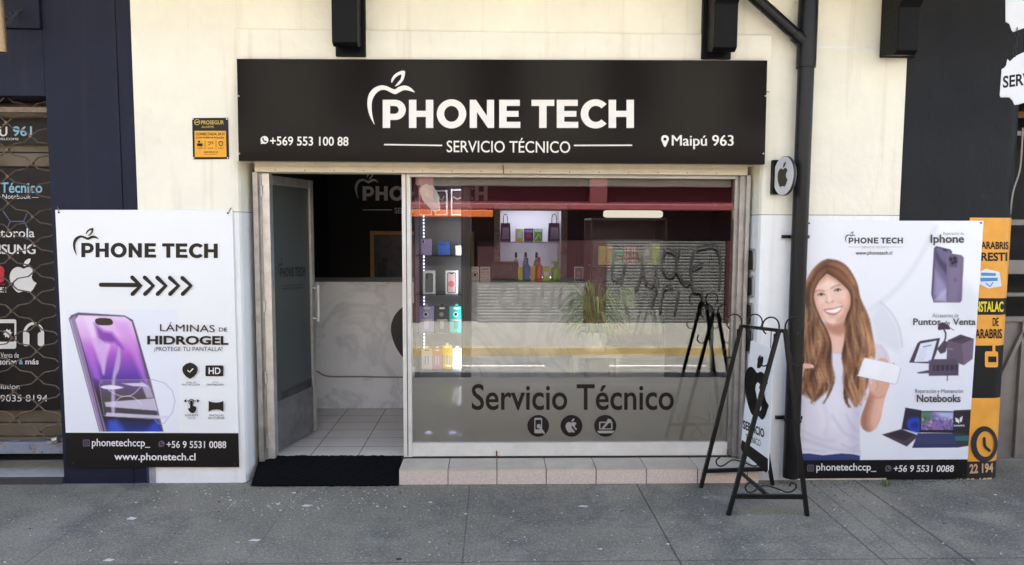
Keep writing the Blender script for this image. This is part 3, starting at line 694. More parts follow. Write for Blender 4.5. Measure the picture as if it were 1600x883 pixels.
# ================================================================== fascia sign
FY = -.075
fas = thing('fascia_sign', 'wide black sign over the shopfront with white lettering and fruit outline', 'sign', (0, FY, 2.6))
FASC = mat('black fascia vinyl', (0.0062, 0.0042, 0.0040), 0.16, var=.15, vs=1.2, bump=.05, bs=3, spec=.08)
tl, tr, br, bl = [onY(*p, FY) for p in ((370, 92), (1199, 94.5), (1195, 257), (373, 251.5))]
m = MB().extrude([tl, tr, br, bl], (0, .06, 0)); m.build('panel', FASC, fas)
SIGNCREAM = mat('cream white vinyl', (.78, .75, .69), .5)
a = Art(wallfn(FY)); logo(a, 598, 156, 991, 200, SIGNCREAM, slope=.0)
a.text('SERVICIO TÉCNICO', 698, 215, 891, 238, SIGNCREAM, bold=.004, slope=.006)
a.stroke([(601, 226), (690, 227.3)], 2.2, SIGNCREAM); a.stroke([(897.5, 227.3), (987, 227)], 2.2, SIGNCREAM)
a.text('+569 553 100 88', 422, 213, 544.5, 227.5, SIGNCREAM, bold=.014, slope=.006)
a.text('Maipú 963', 1050, 211, 1146, 233, SIGNCREAM, bold=.014, slope=.002)
chat(a, 413.2, 218.8, 6.2, SIGNCREAM, FASC)
a.fill([spline([(1039, 230), (1034.5, 222), (1033, 217.5), (1034.5, 213), (1039, 211.3), (1043.5, 213), (1045, 217.5), (1043.5, 222)], True, 3), circ(1039, 217.4, 2.6, 2.6, 14)], SIGNCREAM)
a.build('lettering', fas)
for px, py in ((1196, 150), (373, 150), (374, 240), (1193, 240)): p = onY(px, py, FY); MB().tube([p + Vector((0, -.002, 0)), p + Vector((0, .0, 0))], .006, 8).build('screw', STEEL, fas)

# ================================================================== left hanging poster
PY_ = -.022
pl = thing('poster_board', 'white poster with black arrow and purple smartphone beside the entrance', 'poster', (-2.6, PY_, .1))
LQ = [(86, 328), (363, 328), (374, 730), (105, 730)]
def quadpx(Q, u, v): return tuple((1 - v) * ((1 - u) * Q[0][i] + u * Q[1][i]) + v * ((1 - u) * Q[3][i] + u * Q[2][i]) for i in (0, 1))
MB().extrude([onY(*p, PY_) for p in LQ], (0, .016, 0)).build('panel', PANELWHITE, pl, bevel=.002)
lf = wallfn(PY_)
P = Paint((104, 484), (278, 484), (280, 674.5), (104.5, 674.5), 1.0, (233, 236, 244))
z2 = lambda x, y: (x / 4, 320 + y / 4); z3 = lambda x, y: (x / 3.84, 530 + y / 3.84)
body = [z2(430, 712), z2(445, 690), z2(490, 673), z2(780, 692), z2(830, 720), z2(850, 780), z3(905, 250), z3(985, 570), z3(600, 570)]
P.fill(body, (96, 84, 104), 1.2)
P.fill([z2(433, 720), z2(470, 690), z2(490, 780), z3(640, 570), z3(602, 570)], (150, 130, 165), 1.5); P.line([z2(478, 735), z3(628, 570)], 1.6, (60, 48, 66)); P.line([z2(440, 715), z3(606, 565)], .8, (200, 185, 210))
scr = [z2(470, 720), z2(490, 690), z2(780, 700), z2(822, 730), z2(840, 790), z3(972, 560), z3(645, 560)]
def scrc(x, y):
    t = np.clip((y - 490) / 185, 0, 1)[:, None]
    st = [0, .18, .34, .52, .72, .88, 1]; cs = np.array([(238, 214, 242), (226, 176, 230), (176, 96, 200), (104, 66, 168), (52, 44, 40), (44, 38, 46), (44, 60, 150)], float)
    return np.stack([np.interp(t[:, 0], st, cs[:, i]) for i in range(3)], 1)
P.fill(scr, scrc, 1.2); keep = P.mask(scr); P.clip = keep
P.fill([z2(520, 695), z2(600, 700), z2(650, 800), z2(690, 880), z3(620, 200), z3(590, 130), z2(560, 800)], (244, 228, 246), 5, .55)
P.fill([z2(590, 740), z2(650, 790), z2(700, 800), z2(760, 880), z3(740, 60), z3(690, 20), z2(620, 860)], (120, 50, 165), 7, .8)
P.fill([z2(700, 720), z2(800, 740), z2(850, 860), z3(900, 300), z3(850, 230), z3(800, 100)], (214, 150, 226), 8, .6)
P.fill([z3(500, 20), z3(560, 60), z3(610, 260), z3(560, 230)], (190, 120, 220), 6, .6)
P.fill([z3(545, 10), z3(590, -5), z3(632, 40), z3(630, 200), z3(612, 200), z3(604, 80)], (215, 175, 228), 3, .8, 3)
P.fill([z3(712, 45), z3(724, 100), z3(715, 180), z3(690, 250), z3(690, 430), z3(668, 430), z3(672, 250), z3(690, 150)], (198, 178, 214), 3, .85, 3)
P.fill([z3(650, 490), z3(700, 480), z3(760, 570), z3(650, 570)], (70, 100, 220), 9, .8); P.fill([z3(860, 570), z3(940, 480), z3(975, 570)], (60, 80, 210), 9, .8)
P.clip = None
P.fill([z2(600, 712), z2(690, 712), z2(700, 750), z2(610, 750)], (58, 46, 42), 1.0, 1, 3)
pr = [z3(595, 270), z3(610, 245), z3(920, 243), z3(985, 262), z3(1035, 310), z3(1050, 370), z3(1035, 440), z3(985, 505), z3(950, 510), z3(925, 480), z3(625, 460)]
P.fill(pr, (232, 232, 246), 1, .16); P.line(pr + [pr[0]], .9, (150, 158, 178), .8, .8)
P.fill([z3(628, 378), z3(925, 355), z3(945, 430), z3(635, 405)], (222, 214, 236), 1.5, .85); P.fill([z3(640, 440), z3(1020, 462), z3(1015, 480), z3(632, 462)], (222, 214, 236), 1.2, .85)
P.fill([z3(600, 287), z3(660, 275), z3(745, 290), z3(660, 303)], (240, 236, 246), 1, .95, 2); P.fill([z3(730, 266), z3(860, 262), z3(895, 285), z3(800, 282)], (226, 214, 238), 1, .9)
P.line([z3(650, 305), z3(720, 340), z3(790, 335), z3(845, 285)], 1, (225, 220, 240), .8, .9, 4); P.line([z3(680, 400), z3(720, 350), z3(790, 345), z3(850, 390)], 1, (225, 220, 240), .8, .9, 4)
P.fill([z3(840, 250), z3(900, 290), z3(920, 350), z3(880, 355)], (210, 204, 230), 2, .7)
P.build('smartphone_picture', lf, pl)
PB = [quadpx(LQ, 0, .866), quadpx(LQ, 1, .868), (374, 730), (105, 730)]
a = Art(lf); a.fill([PB], mat('warm black print', (.009, .0075, .0065), .4, var=.1, vs=4, spec=.25)); a.build('footer_band', pl)
a = Art(lf, base=.0016)
logo(a, 127, 379.5, 340.5, 402, BROWNBLACK, slope=.006)
a.stroke([(157.5, 445), (216, 445.5)], 6.6, BROWNBLACK)
for k in range(5): x = 206.5 + 19.6 * k; a.stroke([(x, 433.5 + k * .2), (x + 13.2, 446.5), (x + .5, 459.5)], 6.4, BROWNBLACK)
a.text('LÁMINAS', 250, 503.5, 335.5, 517.5, BROWNBLACK, bold=.003, slope=.02); a.text('DE', 342, 512, 355, 518, BROWNBLACK, bold=.01)
a.text('HIDROGEL', 230, 524.5, 357, 538.5, BROWNBLACK, bold=.035, slope=.005); a.text('¡PROTEGE TU PANTALLA!', 241, 542, 347.5, 550.5, BROWNBLACK, bold=-.004)
a.fill([spline([z3(1140, 140), z3(1183, 165), z3(1180, 205), z3(1140, 238), z3(1100, 205), z3(1097, 165)], True, 2)], BROWNBLACK); a.stroke([z3(1127, 188), z3(1138, 198), z3(1157, 178)], 1.7, PANELWHITE)
a.fill([rrect(321, 571, 349, 588, 2)], BROWNBLACK); a.text('HD', 326, 574.5, 344.5, 584.5, PANELWHITE, bold=.01)
a.text('NIVEL DE', 291, 596.5, 306, 598.7, BROWNBLACK); a.text('PROTECCIÓN', 284, 599, 312, 602.5, BROWNBLACK); a.text('ALTA', 332, 596.5, 341, 598.5, BROWNBLACK); a.text('DEFINICIÓN', 323, 599, 349, 602.5, BROWNBLACK)
a.stroke([(288.5, 626.5), (310, 626.5)], 1, BROWNBLACK); a.fill([[(287, 626.5), (291, 623.5), (291, 629.5)]], BROWNBLACK); a.fill([[(312, 626.5), (308, 623.5), (308, 629.5)]], BROWNBLACK)
a.fill([circ(299, 628, 4.6, 4.6, 20), circ(299, 628, 3.4, 3.4, 16)], BROWNBLACK)
a.fill([spline([(297, 627), (301, 627), (301.3, 634), (306.5, 636), (306, 641), (303.5, 645), (298, 645), (293.5, 638.5), (297, 637.5)], True, 2)], BROWNBLACK)
a.fill([[(326, 626.5), (331, 628.5), (338, 629.2), (344, 628.5), (349, 626.5), (349, 643.5), (344, 640.5), (338, 639.8), (331, 640.5), (326, 643.5)]], BROWNBLACK)
a.text('RESPUESTA', 289, 647.5, 310, 650.5, BROWNBLACK); a.text('TÁCTIL', 293, 651.5, 306, 655, BROWNBLACK); a.text('PANTALLAS', 327, 647.5, 349, 650.5, BROWNBLACK); a.text('SIN CURVAR', 325, 651.5, 351, 655, BROWNBLACK)
ICON = mat('muted lilac icon', (.11, .085, .12), .5)
camera_icon(a, 135, 692.3, 5.6, ICON, BLACK); chat(a, 252.5, 693.5, 5, ICON, BLACK)
a.text('phonetechccp_', 143.5, 685.5, 234.5, 701, INKWHITE, bold=.012, slope=.005); a.text('+56 9 5531 0088', 260.5, 689, 353.5, 700, INKWHITE, bold=.012, slope=.005); a.text('www.phonetech.cl', 178.5, 707.5, 305.5, 722.5, INKWHITE, bold=.016, slope=.005)
a.build('lettering', pl)
for (px, py) in ((92, 332), (356, 333), (114, 723), (367, 725)):
    p = onY(px, py, PY_ - .001); MB().tube([p + Vector((0, .001, 0)), p + Vector((0, -.004, 0))], .007, 10).build('grommet', mat('dark eyelet', (.05, .045, .04), .5, metal=.5), pl)
for (px, py, ex, ey) in ((92, 331, 90, 322), (357, 332, 361, 325)):
    MB().tube([onY(px, py, PY_ - .006), onY((px + ex) / 2, (py + ey) / 2, -.03), onY(ex, ey, -.002)], .0032, 6).build('tie', mat('brass wire', (.30, .22, .10), .45, metal=.6), pl)

# ================================================================== right poster (woman)
QY = -.022
rp = thing('poster_board', 'white poster of a smiling long haired woman beside the black drainpipe', 'poster', (2.7, QY, .1))
RQ = [(1259, 345), (1537, 345), (1510, 746), (1240, 748)]
rf = wallfn(QY)
MB().extrude([onY(*p, QY) for p in RQ], (0, .016, 0)).build('panel', PANELWHITE, rp, bevel=.002)
fz = .930
P = Paint(RQ[0], RQ[1], quadpx(RQ, 1, fz), quadpx(RQ, 0, fz), 1.0, (234, 236, 242))
k5 = lambda x, y: (1230 + x / 4.0136, 340 + y / 4.0136)
k6 = lambda x, y: (1230 + x / 3.841, 540 + y / 3.841)
L5 = lambda *p: [k5(*q) for q in p]
L6 = lambda *p: [k6(*q) for q in p]
# backdrop petals
P.fill([(1460, 345), (1540, 345), (1540, 470), (1500, 430), (1470, 390)], (244, 246, 250), 16, .8)
P.line(L5((520, 575), (640, 490), (760, 360), (860, 200), (930, 60)), 5, (206, 208, 216), 9, .5, 5)
P.fill(L5((585, 530), (650, 600), (700, 690), (720, 810), (700, 850), (560, 780), (520, 640)), (214, 216, 224), 12, .65)
P.line(L5((585, 530), (655, 600), (702, 690), (722, 810)), 1.5, (192, 194, 203), 3, .7, 4)
P.fill([(1400, 560), (1450, 540), (1530, 520), (1530, 720), (1395, 720)], (224, 228, 240), 22, .6)
P.fill([(1500, 440), (1540, 470), (1540, 520), (1480, 480)], (218, 221, 228), 14, .5)
rng = random.Random(3)
kk = lambda x, y: (1230 + x / 2.694, 390 + y / 2.694)
LK = lambda *p: [kk(*q) for q in p]
def ell(cx, cy_, rx, ry, rot=0, n=20): return [kk(cx + rx * math.cos(t) * math.cos(rot) - ry * math.sin(t) * math.sin(rot), cy_ + rx * math.cos(t) * math.sin(rot) + ry * math.sin(t) * math.cos(rot)) for t in [6.2832 * i / n for i in range(n)]]
# shirt
SH = LK((20, 480), (40, 380), (70, 360), (150, 420), (190, 432), (240, 432), (300, 400), (362, 388), (398, 400), (424, 428), (436, 475), (430, 520), (395, 560), (345, 600), (322, 650), (308, 700), (305, 760), (306, 830), (312, 868), (280, 862), (230, 858), (150, 866), (90, 858), (20, 862))
P.fill(SH, (228, 224, 236), 1.2); P.clip = P.mask(SH, 1.2)
P.fill(LK((20, 480), (60, 480), (70, 640), (50, 860), (20, 860)), (206, 202, 220), 16, .7)
P.fill(LK((285, 640), (320, 640), (312, 860), (270, 860), (262, 760)), (204, 200, 220), 13, .7)
P.fill(LK((120, 660), (200, 560), (240, 640), (220, 760), (140, 760)), (240, 238, 246), 16, .7)
for pts, w_, al in (([(50, 790), (120, 815), (220, 845), (300, 850)], 5, .45), ([(60, 760), (140, 800), (200, 806)], 4, .35), ([(190, 700), (240, 770), (305, 800)], 4, .38), ([(250, 700), (280, 750), (306, 770)], 3.5, .42), ([(230, 820), (270, 836), (306, 822)], 3, .5), ([(70, 840), (160, 852)], 3, .4), ([(150, 640), (170, 720), (160, 780)], 5, .22), ([(240, 560), (262, 640), (300, 700)], 4, .3)):
    P.line([kk(*q) for q in pts], w_ * .7, (178, 174, 198), w_ * 1.5, al, 5)
P.fill(LK((366, 392), (400, 402), (432, 450), (434, 520), (404, 540), (372, 470)), (216, 206, 212), 6, .6); P.line(LK((392, 404), (412, 440), (416, 480)), 1.6, (190, 182, 194), 4, .5, 4)
P.clip = None
# lifted forearm
ARM = LK((342, 556), (346, 596), (330, 648), (312, 700), (309, 735), (322, 758), (346, 768), (372, 754), (392, 716), (402, 664), (414, 616), (428, 580), (430, 560), (400, 548))
P.fill(ARM, (222, 172, 150), 1.2, 1, 3); P.clip = P.mask(ARM, 1.2, 3)
P.fill(LK((300, 700), (345, 600), (362, 620), (345, 690), (340, 740), (352, 772), (310, 770)), (150, 98, 78), 11, .75); P.fill(LK((380, 640), (410, 620), (400, 700), (370, 756), (360, 720)), (236, 194, 172), 9, .65)
P.line(LK((362, 618), (390, 624), (414, 612)), 1.2, (176, 122, 102), 3, .6, 3); P.clip = None
# neck and chest
P.fill(LK((158, 290), (162, 340), (176, 396), (190, 436), (240, 436), (244, 390), (246, 340), (256, 280)), (230, 186, 166), 1.4)
P.fill(LK((158, 296), (190, 318), (222, 310), (256, 276), (248, 345), (226, 362), (190, 356), (166, 340)), (176, 122, 100), 8, .8); P.fill(LK((196, 380), (222, 372), (232, 430), (196, 430)), (240, 202, 184), 8, .6)
P.line(LK((188, 434), (215, 440), (242, 434)), 1.2, (206, 200, 214), 2, .7, 3)
# hair, back mass and guides of its two falls
LO = [(178, 43), (146, 52), (108, 88), (76, 150), (71, 200), (82, 250), (72, 320), (60, 400), (50, 480), (46, 560), (66, 606)]
LI = [(166, 98), (150, 112), (128, 138), (110, 186), (116, 236), (140, 288), (160, 335), (184, 410), (188, 480), (186, 560), (142, 668)]
RO = [(166, 44), (212, 50), (254, 78), (290, 140), (304, 200), (328, 260), (350, 330), (363, 400), (354, 470), (340, 560), (318, 650)]
RI = [(168, 98), (190, 110), (218, 130), (264, 178), (268, 230), (252, 285), (244, 340), (240, 420), (238, 500), (240, 580), (268, 664)]
FACE = LK((113, 180), (115, 215), (126, 254), (143, 284), (164, 304), (190, 313), (216, 306), (242, 286), (262, 252), (271, 214), (268, 178), (246, 148), (208, 116), (168, 92), (140, 116), (122, 150))
P.fill(spline([kk(*q) for q in LO], False, 4)[:-3] + [kk(96, 628), kk(118, 640)] + spline([kk(*q) for q in LI], False, 4)[:-3][::-1], (104, 66, 46), 4)
P.fill(spline([kk(*q) for q in RO], False, 4)[:-3] + [kk(300, 622), kk(280, 640)] + spline([kk(*q) for q in RI], False, 4)[:-3][::-1], (104, 66, 46), 4)
# face
P.fill(FACE, (238, 200, 182), 1.2, 1, 3); P.clip = P.mask(FACE, 1.2, 3)
P.fill(LK((272, 170), (272, 240), (250, 284), (216, 312), (206, 300), (236, 270), (252, 226), (256, 180)), (196, 142, 118), 9, .8)
P.fill(LK((110, 170), (118, 160), (126, 210), (138, 256), (160, 300), (140, 296), (112, 230)), (206, 152, 130), 7, .7)
P.fill(LK((122, 150), (150, 108), (170, 92), (215, 120), (258, 168), (240, 168), (200, 136), (168, 122), (140, 146)), (192, 140, 114), 7, .65)
P.fill(LK((140, 150), (170, 128), (205, 142), (200, 160), (160, 168)), (250, 222, 206), 9, .75)
P.fill(ell(140, 228, 17, 15), (246, 190, 174), 8, .7); P.fill(ell(240, 214, 18, 16), (240, 182, 164), 8, .65); P.fill(ell(145, 215, 10, 7), (252, 220, 206), 6, .6); P.fill(ell(236, 200, 11, 8), (250, 214, 198), 6, .6)
P.fill(LK((168, 180), (178, 178), (186, 214), (176, 220)), (252, 224, 208), 4, .75); P.fill(ell(190, 300, 15, 7), (248, 212, 196), 5, .6)
P.fill(ell(140, 184, 19, 8), (206, 156, 136), 6, .5); P.fill(ell(212, 166, 20, 9), (206, 156, 136), 6, .5)
P.line(LK((117, 179), (132, 172), (156, 174)), 1.1, (104, 70, 54), 1.6, .75, 4); P.line(LK((184, 164), (202, 153), (224, 149)), 1.1, (104, 70, 54), 1.6, .75, 4)
for (cx, cy_, ro) in ((142, 190, -.12), (212, 171, -.2)):
    P.fill(ell(cx, cy_, 13, 4.6, ro), (222, 204, 198), 1.2, .85); P.fill(ell(cx + 1, cy_ - .5, 5.2, 4.8), (82, 72, 70), 1.3, .95); P.fill(ell(cx - 1, cy_ - 2, 1.4, 1.4), (235, 235, 240), .8, .8)
    P.line([kk(cx + q * math.cos(ro) + .1 * abs(q) * .2, cy_ + q * math.sin(ro) - 5.4 + q * q * .032) for q in (-14, -7, 0, 7, 15)], .75, (62, 42, 36), 1.2, .9, 4)
    P.line([kk(cx + q, cy_ + q * math.sin(ro) + 5.5 - q * q * .02) for q in (-10, 0, 11)], .6, (176, 124, 106), 2, .6, 4)
P.line(LK((166, 190), (164, 206), (162, 216)), 1.0, (210, 158, 138), 3, .55, 3); P.fill(ell(168, 222, 3.4, 2), (150, 92, 76), 2, .75); P.fill(ell(190, 219, 3.6, 2), (150, 92, 76), 2, .75); P.line(LK((160, 220), (176, 227), (197, 216)), .8, (190, 130, 110), 2.4, .55, 4)
P.line(LK((150, 232), (146, 250), (152, 266)), 1, (204, 148, 128), 3, .5, 4); P.line(LK((214, 220), (236, 230), (242, 252)), 1, (196, 138, 116), 3, .5, 4)
LIP = LK((154, 254), (172, 249), (190, 248), (212, 243), (233, 237), (226, 256), (212, 270), (196, 277), (178, 275), (164, 267)); P.fill(LIP, (196, 108, 102), 1.4, .95, 3)
P.fill(LK((160, 256), (190, 252), (228, 242), (220, 257), (206, 266), (190, 268), (172, 264)), (250, 246, 242), 1.0, 1, 3)
for q in range(5): P.line(LK((172 + q * 10, 256 - q * 2.4), (173 + q * 10, 265 - q * 2)), .3, (214, 206, 202), .9, .5)
P.line(LK((152, 254), (190, 249), (235, 237)), .6, (150, 76, 70), 1.2, .6, 4); P.line(LK((178, 284), (196, 286), (212, 280)), 1.2, (206, 148, 128), 3.4, .6, 4)
P.clip = None
# strands, laid between the guides; lit and shaded along their waves
def lerp_curve(A, B, s_): return [(a[0] + (b[0] - a[0]) * s_, a[1] + (b[1] - a[1]) * s_) for a, b in zip(A, B)]
clump = {(q, c): (rng.uniform(0, 6.28), rng.uniform(.55, .95), rng.gauss(0, .08), rng.uniform(.93, 1.0)) for q in (0, 1) for c in range(9)}
for n_ in range(380):
    left = rng.random() < .46; A, B = (LO, LI) if left else (RO, RI)
    s_ = rng.random(); c_ = min(8, int(s_ * 9)); cph, cfq, ct, cend = clump[(int(left), c_)]
    s_ = min(1.04, max(-.04, s_ + rng.gauss(0, .03))); base = spline(lerp_curve(A, B, s_), False, 4); ph = cph + (s_ * 9 - c_) * .9 + rng.gauss(0, .25); am = rng.uniform(8, 18)
    N = len(base); pts = []
    for j, (x, y) in enumerate(base):
        t = j / (N - 1); a_ = am * max(0, (t - .34)) * 1.7; pts.append((x + a_ * math.sin(j * cfq * .8 + ph), y))
    endj = int(N * min(1, cend + rng.gauss(0, .03))); tone = rng.gauss(ct, .10); wdt = rng.choice((.3, .45, .7, 1.1, 1.6)); al = rng.uniform(.45, .85); sf = rng.uniform(.9, 1.9)
    for j in range(0, endj - 1):
        t = j / (N - 1); curl = .5 + .5 * math.cos(j * cfq * .8 + ph)
        L_ = .36 + .20 * t + tone + .42 * (curl - .5) * min(1, max(0, (t - .2) * 2.2)) + (.10 if not left else 0) * (1 - s_) - .26 * max(0, s_ - .62) * min(1, t * 4)
        L_ -= .16 * max(0, 1 - t * 7); L_ = max(0.02, min(1, L_)); col = [np.interp(L_, (0, .3, .6, 1), q) for q in ((50, 108, 162, 218), (32, 70, 118, 176), (26, 51, 84, 136))]
        P.line([kk(*q) for q in pts[j:j + 2]], wdt, col, sf, al)
for n_ in range(46):               # deep gaps and sheen between the locks
    left = n_ % 2 == 0; A, B = (LO, LI) if left else (RO, RI); s_ = rng.uniform(.04, .98); base = spline(lerp_curve(A, B, s_), False, 3); N = len(base); ph = rng.uniform(0, 6.28); am = rng.uniform(9, 20); fq = rng.uniform(.5, .85)
    j0 = rng.randint(int(N * .22), int(N * .6)); j1 = min(N - 1, j0 + rng.randint(5, 11)); pts = [(x + am * max(0, j / N - .3) * 1.8 * math.sin(j * fq + ph), y) for j, (x, y) in enumerate(base)][j0:j1]
    if len(pts) < 3: continue
    dark = n_ % 4 < 2; P.line([kk(*q) for q in pts], rng.uniform(1.0, 2.4), (58, 36, 28) if dark else (216, 172, 130), rng.uniform(2.5, 4.5), rng.uniform(.35, .6) if dark else rng.uniform(.25, .45), 3)
P.fill(LK((150, 60), (176, 46), (230, 66), (268, 110), (262, 150), (220, 118), (170, 88), (120, 124), (96, 150), (108, 100)), (124, 74, 54), 7, .35)
P.fill(LK((306, 260), (350, 330), (366, 410), (350, 480), (330, 420), (312, 330)), (214, 160, 112), 9, .35)
for k in range(26):                # loose hairs at the outline
    left = rng.random() < .4; A = LO if left else RO; j0 = rng.randint(2, 6); x, y = A[j0]; sg = -1 if left else 1
    P.line([kk(x - sg * 4, y), kk(x + sg * rng.uniform(1, 5), y + 30), kk(x + sg * rng.uniform(-3, 6), y + 66)], .25, (150, 104, 74), 1, .5, 4)
P.line(LK((168, 60), (168, 92)), .8, (74, 46, 36), 2, .6)
# ink spread of the printed photograph over hair and face
_g = P.c.reshape(P.ny, P.nx, 3); _w = (P.X.reshape(P.ny, P.nx) < 1372)[..., None]
for _ in range(1):
    b_ = _g.copy(); b_[1:-1] = (_g[:-2] + 2 * _g[1:-1] + _g[2:]) / 4; c_ = b_.copy(); c_[:, 1:-1] = (b_[:, :-2] + 2 * b_[:, 1:-1] + b_[:, 2:]) / 4
    _g = np.where(_w, c_, _g)
P.c = _g.reshape(-1, 3).copy()
for (cx, cy_, ro) in ((142, 190, -.12), (212, 171, -.2)):
    P.fill(ell(cx + 1, cy_ - .5, 5, 4.4), (62, 52, 50), 1.2, .8)
    P.line([kk(cx + q * math.cos(ro), cy_ + q * math.sin(ro) - 5.2 + q * q * .032) for q in (-14, -7, 0, 7, 15)], .9, (52, 34, 30), 1.1, .85, 4)
# pointing hand at the left border
P.fill(LK((30, 480), (70, 479), (100, 482), (112, 490), (110, 499), (92, 500), (72, 504), (68, 530), (58, 552), (30, 556)), (234, 188, 168), 1.2, 1, 2)
P.line(LK((52, 501), (76, 501), (104, 499)), .7, (176, 120, 100), 1.6, .7); P.line(LK((40, 520), (68, 516)), .6, (184, 128, 108), 1.6, .6); P.line(LK((40, 538), (62, 534)), .6, (184, 128, 108), 1.6, .6); P.fill(ell(106, 489, 4, 3), (248, 218, 206), 1.2, .8)
# blank card held in the raised hand
for q in (((345, 456), (352, 448), (366, 456), (368, 468), (350, 466)), ((382, 464), (396, 456), (418, 462), (428, 474), (420, 482), (386, 476)), ((442, 480), (448, 476), (454, 482), (448, 490))): P.fill(LK(*q), (224, 172, 152), 1, 1, 2)
CARD = LK((300, 526), (318, 470), (326, 459), (336, 457), (466, 486), (477, 494), (476, 502), (462, 558), (454, 565), (444, 564), (308, 534))
P.fill([(x + .6, y + 1.2) for x, y in CARD], (150, 146, 158), 2.4, .45); P.fill(CARD, (242, 242, 247), 1.0, 1, 2)
P.line(CARD + [CARD[0]], .5, (196, 196, 206), 1, .8, 0); P.fill(LK((330, 462), (400, 478), (380, 540), (312, 528)), (250, 250, 252), 8, .6)
P.fill(LK((342, 566), (346, 556), (360, 548), (374, 552), (378, 566), (370, 592), (352, 596)), (228, 180, 160), 1.3, 1, 3); P.line(LK((376, 558), (380, 574), (370, 594)), .8, (184, 130, 110), 2, .6, 3); P.fill(ell(354, 560, 5, 6), (246, 212, 198), 2.5, .7)
# jeans
P.fill(LK((20, 862), (90, 858), (150, 866), (230, 858), (280, 862), (306, 868), (306, 890), (20, 890)), (56, 66, 116), 1.2); P.line(LK((40, 872), (290, 872)), .6, (92, 102, 150), 1, .5)

# phones
q8 = lambda x, y: (1420 + x / 4.011, 340 + y / 4.011); L8 = lambda *p: [q8(*q) for q in p]
P.fill(L8((140, 480), (158, 190), (172, 178), (262, 200), (272, 215), (268, 230), (240, 240), (232, 532), (155, 532)), (84, 76, 98), 1.1)
SCR = L8((152, 500), (168, 200), (176, 190), (258, 208), (250, 330), (238, 530), (160, 528)); P.fill(SCR, (108, 100, 134), 1.1); P.clip = P.mask(SCR)
P.fill(L8((168, 200), (200, 260), (245, 300), (238, 360), (190, 300), (160, 240)), (70, 62, 92), 5, .9); P.fill(L8((165, 330), (230, 420), (236, 470), (180, 500), (155, 480)), (160, 152, 190), 9, .8); P.fill(L8((160, 520), (200, 470), (240, 440), (238, 530)), (196, 190, 222), 6, .7); P.fill(L8((215, 195), (240, 200), (240, 212), (214, 206)), (20, 18, 24), 1)
P.clip = None
BK = L8((238, 236), (252, 222), (330, 236), (345, 252), (332, 520), (322, 533), (236, 532)); P.fill(BK, (112, 102, 130), 1.2); P.fill(L8((250, 240), (330, 250), (325, 400), (300, 520), (250, 520)), (128, 118, 146), 8, .7); P.line(L8((342, 256), (332, 520)), .8, (170, 160, 186), 1, .8)
P.fill(L8((246, 250), (260, 236), (300, 238), (312, 255), (302, 312), (254, 310)), (92, 84, 110), 1.5)
for q in ((264, 262), (288, 256), (276, 284), (292, 276)): P.fill([q8(q[0] + 11 * math.cos(t / 8 * 6.283), q[1] + 12 * math.sin(t / 8 * 6.283)) for t in range(8)], (38, 34, 46), 1)
P.fill(L8((284, 380), (300, 378), (300, 402), (284, 402)), (100, 90, 118), 2, .8)
# till equipment
q9 = lambda x, y: (1360 + x / 3.8375, 540 + y / 3.8375); L9 = lambda *p: [q9(*q) for q in p]
P.fill(L9((232, 102), (282, -14), (300, -28), (418, -46), (400, 30), (372, 108)), (66, 56, 74), 1.1)
P.fill(L9((262, 98), (300, -12), (398, -30), (362, 96)), (226, 229, 240), 1.2)
P.fill(L9((316, 4), (366, -6), (364, 2), (314, 12)), (90, 130, 200), 1.2, .8)
for k in range(7): P.line(L9((296 - k * 3, 22 + k * 11), (340 - k * 3, 16 + k * 11)), .5, (160, 165, 182), .8, .7)
P.fill(L9((350, 88), (372, 84), (366, 104), (346, 106)), (80, 80, 140), 1, .8)
P.fill(L9((400, 20), (440, -30), (470, -20), (450, 40), (420, 50)), (74, 64, 80), 1.2); P.line(L9((446, -30), (452, -70), (436, -104)), 2.6, (70, 60, 76), 1, 1, 3)
P.fill(L9((406, -118), (430, -140), (470, -120), (476, -96), (440, -98), (408, -92)), (64, 54, 70), 1.2, 1, 2); P.line(L9((470, -110), (500, -92)), 1, (90, 60, 70), 1)
P.fill(L9((462, -30), (540, -66), (620, -40), (612, 80), (560, 118), (456, 82)), (98, 84, 104), 1.2); P.fill(L9((462, -30), (540, -66), (620, -40), (548, -10)), (74, 64, 82), 1); P.fill(L9((548, -10), (620, -40), (612, 80), (560, 118)), (118, 102, 122), 1, .8); P.line(L9((500, -32), (560, -50)), 1.6, (40, 34, 44), 1); P.line(L9((466, 18), (496, 24)), .6, (180, 176, 190), .8)
P.fill(L9((350, 112), (380, 82), (510, 80), (530, 112), (528, 180), (350, 182)), (84, 72, 92), 1.2); P.fill(L9((378, 116), (522, 116), (520, 148), (376, 152)), (54, 46, 60), 1)
for k in range(5): P.line(L9((392 + k * 28, 120), (390 + k * 28, 150)), 1.2, (96, 84, 104), .8)
P.fill(L9((276, 162), (352, 146), (354, 166), (290, 168)), (84, 74, 92), 1); P.line(L9((462, 180), (460, 210)), 1.5, (70, 60, 70), 1)
